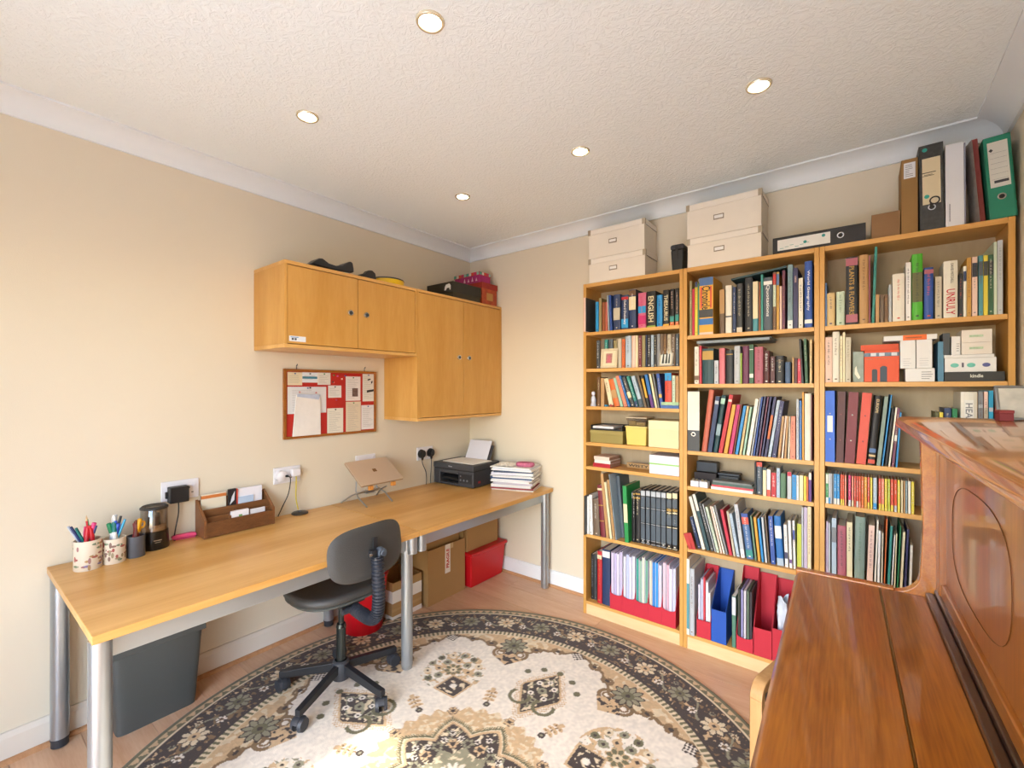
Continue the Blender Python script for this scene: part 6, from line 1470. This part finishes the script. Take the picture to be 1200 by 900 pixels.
# further red file hidden in part by the piano
magfile('red magazine file at the right end, partly behind the piano lid', 2.2475, .076, 'filered', hf=.135, hb=.33, cut=False)
# ---- left bookcase: frames, ornament, boxes
def pframe(label, x0, x1, z, h, tilt, roll=0, inner='8b5a50', col='cdbb9a', y=-.2, bd=.014):
    w = x1-x0; t = thing('photo_frame', label, 'photo frame', (x0, y, z), group='photo frames on the shelves', rot=(math.radians(-tilt), 0, 0))
    part(t, 'frame', G().box(0, 0, 0, w, .008, bd).box(0, 0, h-bd, w, .008, h).box(0, 0, bd, bd, .008, h-bd).box(w-bd, 0, bd, w, .008, h-bd), mat(col, .45, .2, .05, 30), bev=.002, seg=1)
    part(t, 'mount', G().box(bd, .003, bd, w-bd, .006, h-bd), mat('ddcfae', .7, 0, .03, 20))
    return t
t = pframe('cream framed small portrait on the second shelf, left bookcase', 1.258, 1.366, 1.5022, .118, 8, col='d2c2a2')
part(t, 'photo', G().box(.034, .0022, .03, .074, .0032, .088), mat('a87468', .5, 0, .4, 60))
part(t, 'motif', G().cyl((.054, .0012, .068), (.054, .0024, .068), .010, n=14).frus((.040, .0012, .068, .0022), (.046, .0012, .062, .0022), .032, .058), mat('c0606c', .6, 0, .2, 60))
t = pframe('silver framed photograph leaning among books at the right, second shelf', 1.612, 1.690, 1.503, .105, 16, col='b0aca0', bd=.008)
part(t, 'photo', G().box(.012, .0022, .012, .066, .0032, .093), mat('d6d8d0', .5, 0, .05, 60))
part(t, 'figures', G().frus((.018, .001, .030, .0022), (.021, .001, .027, .0022), .016, .080).frus((.036, .001, .048, .0022), (.039, .001, .045, .0022), .016, .076).frus((.052, .001, .062, .0022), (.054, .001, .060, .0022), .016, .07), mat('3a3f3a', .6, 0, .2, 60))
t = thing('ornament', 'small white china figure at the left end of the third shelf', 'ornament', (1.207, -.185, 1.2713))
part(t, 'figure', G().lathe([(.001, 0), (.018, 0), (.020, .006), (.014, .02), (.017, .04), (.012, .058), (.006, .064), (.001, .066)], n=18), mat('b9bcc8', .2, 0, .1, 60), smooth=True)
part(t, 'head', G().lathe([(.001, .062), (.009, .066), (.012, .077), (.009, .088), (.001, .092)], n=16), mat('d8d4e2', .2, 0, 0), smooth=True)
for lb, xx, cl in (('small blue toy on the third shelf before the leaning books', 1.298, '2e8fb8'), ('small red toy on the third shelf before the leaning books', 1.332, 'b8342c')):
    t = thing('toy', lb, 'toy', (xx, -.199, 1.2713)); part(t, 'body', superdisc(.013, .007, 0, .011, 2.6, 0, .004, 20, 4), mat(cl, .4, 0, 0), smooth=True)
    part(t, 'wheel', G().cyl((-.007, -.0085, .004), (-.007, -.006, .004), .0035, n=10).cyl((.007, -.0085, .004), (.007, -.006, .004), .0035, n=10), BLK)
# ---- boxes on the left bookcase
t = thing('storage_box', 'olive lidded box on the fourth shelf, left bookcase', 'box', (1.190, -.2, 1.0523))
part(t, 'box', G().box(.002, .002, 0, .213, .158, .058), mat('8f7f42', .6, 0, .04, 12), bev=.002); part(t, 'lid', G().box(0, 0, .053, .215, .16, .076), mat('98874a', .6, 0, .04, 12), bev=.003)
t = thing('tray', 'black tray with a white edge strip on the olive box', 'tray', (1.194, -.198, 1.1286))
part(t, 'tray', G().box(0, 0, 0, .205, .15, .010).box(0, 0, .01, .005, .15, .03).box(.2, 0, .01, .205, .15, .03).box(.005, .145, .01, .2, .15, .03), BLK, bev=.002)
part(t, 'paper_block', G().box(.012, .004, .0102, .15, .14, .024), mat('d0d0d2', .6, 0, 0), bev=.002)
t = thing('tub', 'pale yellow tapered plastic tub, fourth shelf of left bookcase', 'tub', (1.419, -.2, 1.0523))
part(t, 'tub', G().frus((.006, .006, .120, .12), (0, 0, .126, .126), 0, .108), mat('dfc468', .4, 0, .03, 10), bev=.006, seg=3)
part(t, 'rim', G().box(-.003, -.003, .104, .129, .129, .111), mat('e2cc7c', .4, 0, .03, 10), bev=.002)
t = thing('food_container', 'clear plastic container with cream lid on the yellow tub', 'container', (1.424, -.195, 1.1636))
part(t, 'base', G().frus((.006, .006, .112, .11), (0, 0, .118, .116), 0, .045), thin_glass('cloudy_plastic', (.75, .73, .68), .2, .2))
part(t, 'contents', G().box(.012, .012, .003, .05, .1, .028).box(.056, .012, .003, .106, .09, .022), mat('b49a5a', .7, 0, .4, 60))
part(t, 'lid', G().box(-.004, -.004, .045, .122, .12, .052), mat('cdbfa4', .4, 0, .02, 10), bev=.003)
t = thing('storage_box', 'cream lidded card box at the right, fourth shelf of left bookcase', 'box', (1.556, -.2, 1.0523))
part(t, 'box', G().box(.001, .001, 0, .169, .168, .145), mat('dccfa2', .6, 0, .03, 10), bev=.002); part(t, 'lid', G().box(0, 0, .100, .170, .17, .150), mat('e0d4aa', .6, 0, .03, 10), bev=.002)
for i, (lb, c_, x0, w, z, h_) in enumerate([('red boxed notebook at the bottom of three, fifth shelf', 'a81c2c', 1.211, .114, .9053, .024), ('white boxed notebook in the middle of three, fifth shelf', 'ddd3cc', 1.220, .107, .9296, .019), ('cream boxed notebook on top of three, fifth shelf', 'dcc4b4', 1.216, .104, .9489, .021)]):
    t = thing('book', lb, 'book', (x0, -.197, z), math.radians(-3), group='three small boxed books stacked on the fifth shelf')
    part(t, 'cover', G().box(0, 0, 0, w, .13, .002).box(0, 0, h_-.002, w, .13, h_).box(0, 0, .002, w, .002, h_-.002), mat(c_, .5, 0, .04, 20)); part(t, 'pages', G().box(.001, .0021, .0021, w-.001, .129, h_-.0021), mat('9c7a68', .7, 0, .1, 90))
t = thing('word_plaque', 'small wooden word plaque at the back of fifth shelf', 'plaque', (1.385, -.10, .9053))
part(t, 'plaque', G().box(0, 0, 0, .145, .012, .030), mat('b08c5c', .6, 0, .1, 20), bev=.002)
text(t, 'letters', 'WISTY', (.125, .016), mat('2a2420', .6, 0, 0), (.0725, -.0006, .015), (1, 0, 0), (0, 0, 1), bold=.03)
t = thing('box_file', 'white box with thin green stripe, right end of fifth shelf', 'box', (1.563, -.202, .9053))
part(t, 'box', G().box(0, 0, 0, .164, .18, .104), mat('dfdde4', .6, 0, .02, 10), bev=.0015); part(t, 'stripe', G().box(-.0002, -.0005, .052, .1642, .0002, .060), mat('8fc46a', .6, 0, 0))
# flat booklets on the third shelf
for lb, c_, z in (('blue booklet lying flat at the right of the third shelf', '3a62a0', 1.2713), ('pale green booklet lying on the blue one, third shelf', '9ab88e', 1.2893)):
    t = thing('booklet', lb, 'booklet', (1.632, -.2085, z), group='flat booklets on the third shelf'); h_ = .0165
    part(t, 'cover', G().box(0, 0, 0, .095, .02, .001).box(0, 0, h_-.001, .095, .02, h_).box(0, 0, .001, .095, .001, h_-.001), mat(c_, .5, 0, .3, 60)); part(t, 'pages', G().box(.0005, .0011, .0011, .0945, .0195, h_-.0011), PAPER)
# ---- middle bookcase, camera shelf
t = thing('camera_case', 'black padded camera case at the back of the fourth shelf', 'case', (1.786, -.125, .8623)); part(t, 'case', G().box(0, 0, 0, .11, .11, .064), mat('221d20', .7, 0, .1, 40, .2, 100), bev=.008, seg=3); part(t, 'flap', G().box(-.001, -.003, .03, .111, .0, .066), mat('2c2629', .7, 0, .1, 40), bev=.001)
t = thing('radio', 'small black box shaped speaker on top of the camera case', 'speaker', (1.788, -.10, .9273)); part(t, 'body', G().box(0, 0, 0, .108, .05, .056), BLK, bev=.004); part(t, 'grille', G().box(.006, -.001, .005, .102, .001, .051), mat('2c3540', .6, 0, .1, 200), bev=.001)
t = thing('case', 'long dark grey spectacle case leaning beside the camera case', 'case', (1.905, -.12, .8623)); part(t, 'body', G().box(0, 0, 0, .10, .06, .062), mat('262c33', .5, 0, .1, 40), bev=.008, seg=3); part(t, 'lid', G().box(-.002, -.002, .062, .102, .062, .074), mat('323b45', .5, 0, .05, 40), bev=.004)
for i, xx in enumerate((1.786, 1.831)):
    t = thing('ink_box', '%s of the two small white boxes before the camera case' % ['left', 'right'][i], 'box', (xx, -.2, .8623)); part(t, 'carton', G().box(0, 0, 0, .041, .04, .030), mat('d9dae2', .6, 0, .1, 60), bev=.001)
    part(t, 'bottle', G().cyl((.012, .012, .030), (.012, .012, .040), .006, n=10).cyl((.028, .02, .030), (.028, .02, .038), .005, n=10), mat('8a8068', .4, .3, .2, 40), smooth=True)
zz = .8623
for i, (lb, c_, h_, w) in enumerate([('white paperback at the bottom of the flat pile', 'dcd8d0', .014, .205), ('red and white paperback second in the flat pile', 'c63a48', .010, .205), ('dark green paperback third in the flat pile', '35564e', .013, .200), ('grey paperback on top of the flat pile', '6f7474', .009, .19)]):
    t = thing('book', lb+', fourth shelf middle bookcase' if i < 3 else lb+', fourth shelf middle bookcase', 'book', (1.890+.003*i, -.205, zz), group='paperbacks in the flat pile on the fourth shelf')
    w -= .012
    part(t, 'cover', G().box(0, 0, 0, w, .08, .0008).box(0, 0, h_-.0008, w, .08, h_).box(0, 0, .0008, w, .0008, h_-.0008), mat(c_, .5, 0, .25, 40)); part(t, 'pages', G().box(.0005, .0009, .0009, w-.0005, .079, h_-.0009), PAPER); zz += h_+.0002
# cardboard and tin behind the leaning books: shallow, at the very back
t = thing('tape_dispenser', 'small red folded card wedge jutting over the fifth shelf', 'card', (1.785, -.226, .5335), rot=(0, math.radians(-12), 0)); part(t, 'wedge', G().prism([(0, .0), (.018, .0), (.012, .085), (-.012, .08)], 'y', 0, .012).prism([(.02, -.0), (.036, .0), (.03, .085), (.013, .085)], 'y', -.003, .009), mat('b02a26', .5, 0, .05, 20), bev=.001)
# ---- right bookcase, second shelf gadgets
t = thing('book', 'grey green photo book facing out beside orange box, second shelf', 'book', (2.4735, -.1985, 1.4085)); part(t, 'cover', G().box(0, 0, 0, .037, .0012, .132).box(0, .0012, 0, .037, .0022, .132), mat('7a8578', .4, 0, .3, 25)); part(t, 'motif', G().prism([(.006, .035), (.02, .012), (.026, .02), (.016, .045), (.012, .07), (.007, .06)], 'y', -.0005, 0), mat('d6d2bc', .5, 0, 0)); part(t, 'pages', G().box(.0005, .0023, .001, .0365, .012, .131), PAPER); part(t, 'back_cover', G().box(0, .0121, 0, .037, .0133, .132), mat('7a8578', .4, 0, .1, 25))
t = thing('phone_box', 'bright orange retail box printed with two dark telephones', 'box', (2.5125, -.2, 1.4085)); ORG = mat('d4470c', .5, 0, .03, 12)
part(t, 'carton', G().box(0, 0, 0, .115, .15, .135), ORG, bev=.0015); part(t, 'photo_strip', G().box(-.0002, -.0005, .108, .1152, .0, .124), mat('5e7486', .5, 0, .5, 70))
for a in (.022, .05, .09): part(t, 'photo', G().box(a, -.0009, .110, a+.018, -.0005, .123), mat('c9cfd4', .5, 0, 0))
part(t, 'phone_picture', G().prism([(.026, .0), (.044, .0), (.044, .05), (.040, .054), (.030, .054), (.026, .05)], 'y', -.0006, 0), mat('33383f', .5, 0, 0)); part(t, 'phone_picture', G().prism([(.053, .0), (.076, .0), (.076, .062), (.070, .067), (.060, .067), (.053, .06)], 'y', -.0006, 0), mat('2c3a4a', .5, 0, 0))
part(t, 'print', G().box(.005, -.0004, .095, .032, 0, .099).box(.038, -.0004, .097, .085, 0, .101), mat('b8603a', .5, 0, .3, 300))
part(t, 'lid_flap', G().box(-.012, .02, .1352, .114, .14, .142).box(-.012, .02, .142, .114, .024, .160), ORG)
WB = mat('dcdad8', .5, 0, .03, 12, name='white_carton')
def wbox(nm, label, x0, x1, z0, z1, y0=-.2, d=.12, m=WB, extra=None, rz=0):
    t = thing(nm, label, 'box', (x0, y0, z0), rz, group='gadget boxes on the second shelf of the right bookcase'); part(t, 'carton', G().box(0, 0, 0, x1-x0, d, z1-z0), m, bev=.0012)
    g = G(); w, h_ = x1-x0, z1-z0
    if extra == 'lines':
        for k in range(4): g.box(w*.2, -.0004, h_*.1+k*.009, w*.2+w*random.uniform(.4, .6), 0, h_*.1+k*.009+.0015)
        part(t, 'print', g, mat('a9a9ae', .6, 0, 0))
    if extra == 'label':
        for k in range(4): g.box(w*.55, -.0004, h_*.2+k*.009, w*.55+w*random.uniform(.25, .4), 0, h_*.2+k*.009+.002)
        part(t, 'print', g, mat('3a3a3e', .6, 0, 0))
    return t
wbox('gadget_box', 'wide white box with a printed label, under the upright pair', 2.647, 2.736, 1.4085, 1.4625, extra='label')
wbox('gadget_box', 'left of the two upright white boxes beside orange box', 2.6305, 2.678, 1.4628, 1.579, extra='lines', d=.1)
wbox('gadget_box', 'right of the two upright white boxes beside orange box', 2.6805, 2.7285, 1.4628, 1.579, extra='lines', d=.1)
t = wbox('gadget_box', 'flat white box with orange band lying on the upright pair', 2.577, 2.743, 1.5793, 1.600); part(t, 'orange_band', G().box(.062, -.0004, -.0002, .135, .0, .0212), mat('e0640c', .5, 0, 0)); part(t, 'print', G().box(.07, -.0007, .008, .12, -.0003, .013), mat('a04808', .5, 0, .4, 300))
wbox('gadget_box', 'steel blue box standing right of the upright white pair', 2.745, 2.762, 1.4085, 1.568, d=.15, m=mat('4d7f9c', .5, 0, .04, 12))
t = wbox('gadget_box', 'flat black box with white lettering under the gadget boxes', 2.7635, 2.928, 1.4085, 1.445, y0=-.205, d=.17, m=mat('242322', .5, 0, .04, 12)); text(t, 'print', 'kindle', (.035, .013), mat('d8d6c8', .5, 0, 0), (.09, -.0006, .021), (1, 0, 0), (0, 0, 1), bold=.02)
t = wbox('gadget_box', 'white box with three coloured ovals on its side', 2.765, 2.907, 1.4453, 1.500)
for a, c_, r_ in ((.028, '6ab8a8', .012), (.074, '6ac0b0', .012), (.115, '4a4f8a', .011)): part(t, 'oval_print', G().lathe([(.0001, 0), (r_, 0), (r_, .0004), (.0001, .0004)], n=20).xf(Matrix.Translation((a, -.0004, .026)) @ Matrix.Diagonal((1, 1, .72, 1)) @ Matrix.Rotation(math.radians(90), 4, 'X')), mat(c_, .5, 0, .2, 80))
part(t, 'oval_print', G().box(.048, -.0004, .018, .054, 0, .036), mat('4a4458', .5, 0, 0))
wbox('gadget_box', 'thin white box lid lying over the oval printed box', 2.763, 2.901, 1.5003, 1.5125)
wbox('gadget_box', 'dark slate box standing behind the small labelled box', 2.759, 2.780, 1.5128, 1.600, d=.1, m=mat('3c4248', .5, 0, .04, 12))
wbox('gadget_box', 'small upright white box with barcode label', 2.784, 2.8095, 1.5128, 1.586, extra='label')
for i, (z0, z1, lb) in enumerate([(1.5128, 1.559, 'lower of the two stacked pearl white boxes at the right'), (1.5593, 1.608, 'upper of the two stacked pearl white boxes at the right')]):
    t = wbox('gadget_box', lb, 2.812, 2.896, z0, z1, m=mat('d9d0c6', .3, 0, .03, 12)); part(t, 'iridescent_print', G().box(.022, -.0004, .02, .06, 0, .028), mat('b4d4b0', .2, .3, .4, 60))
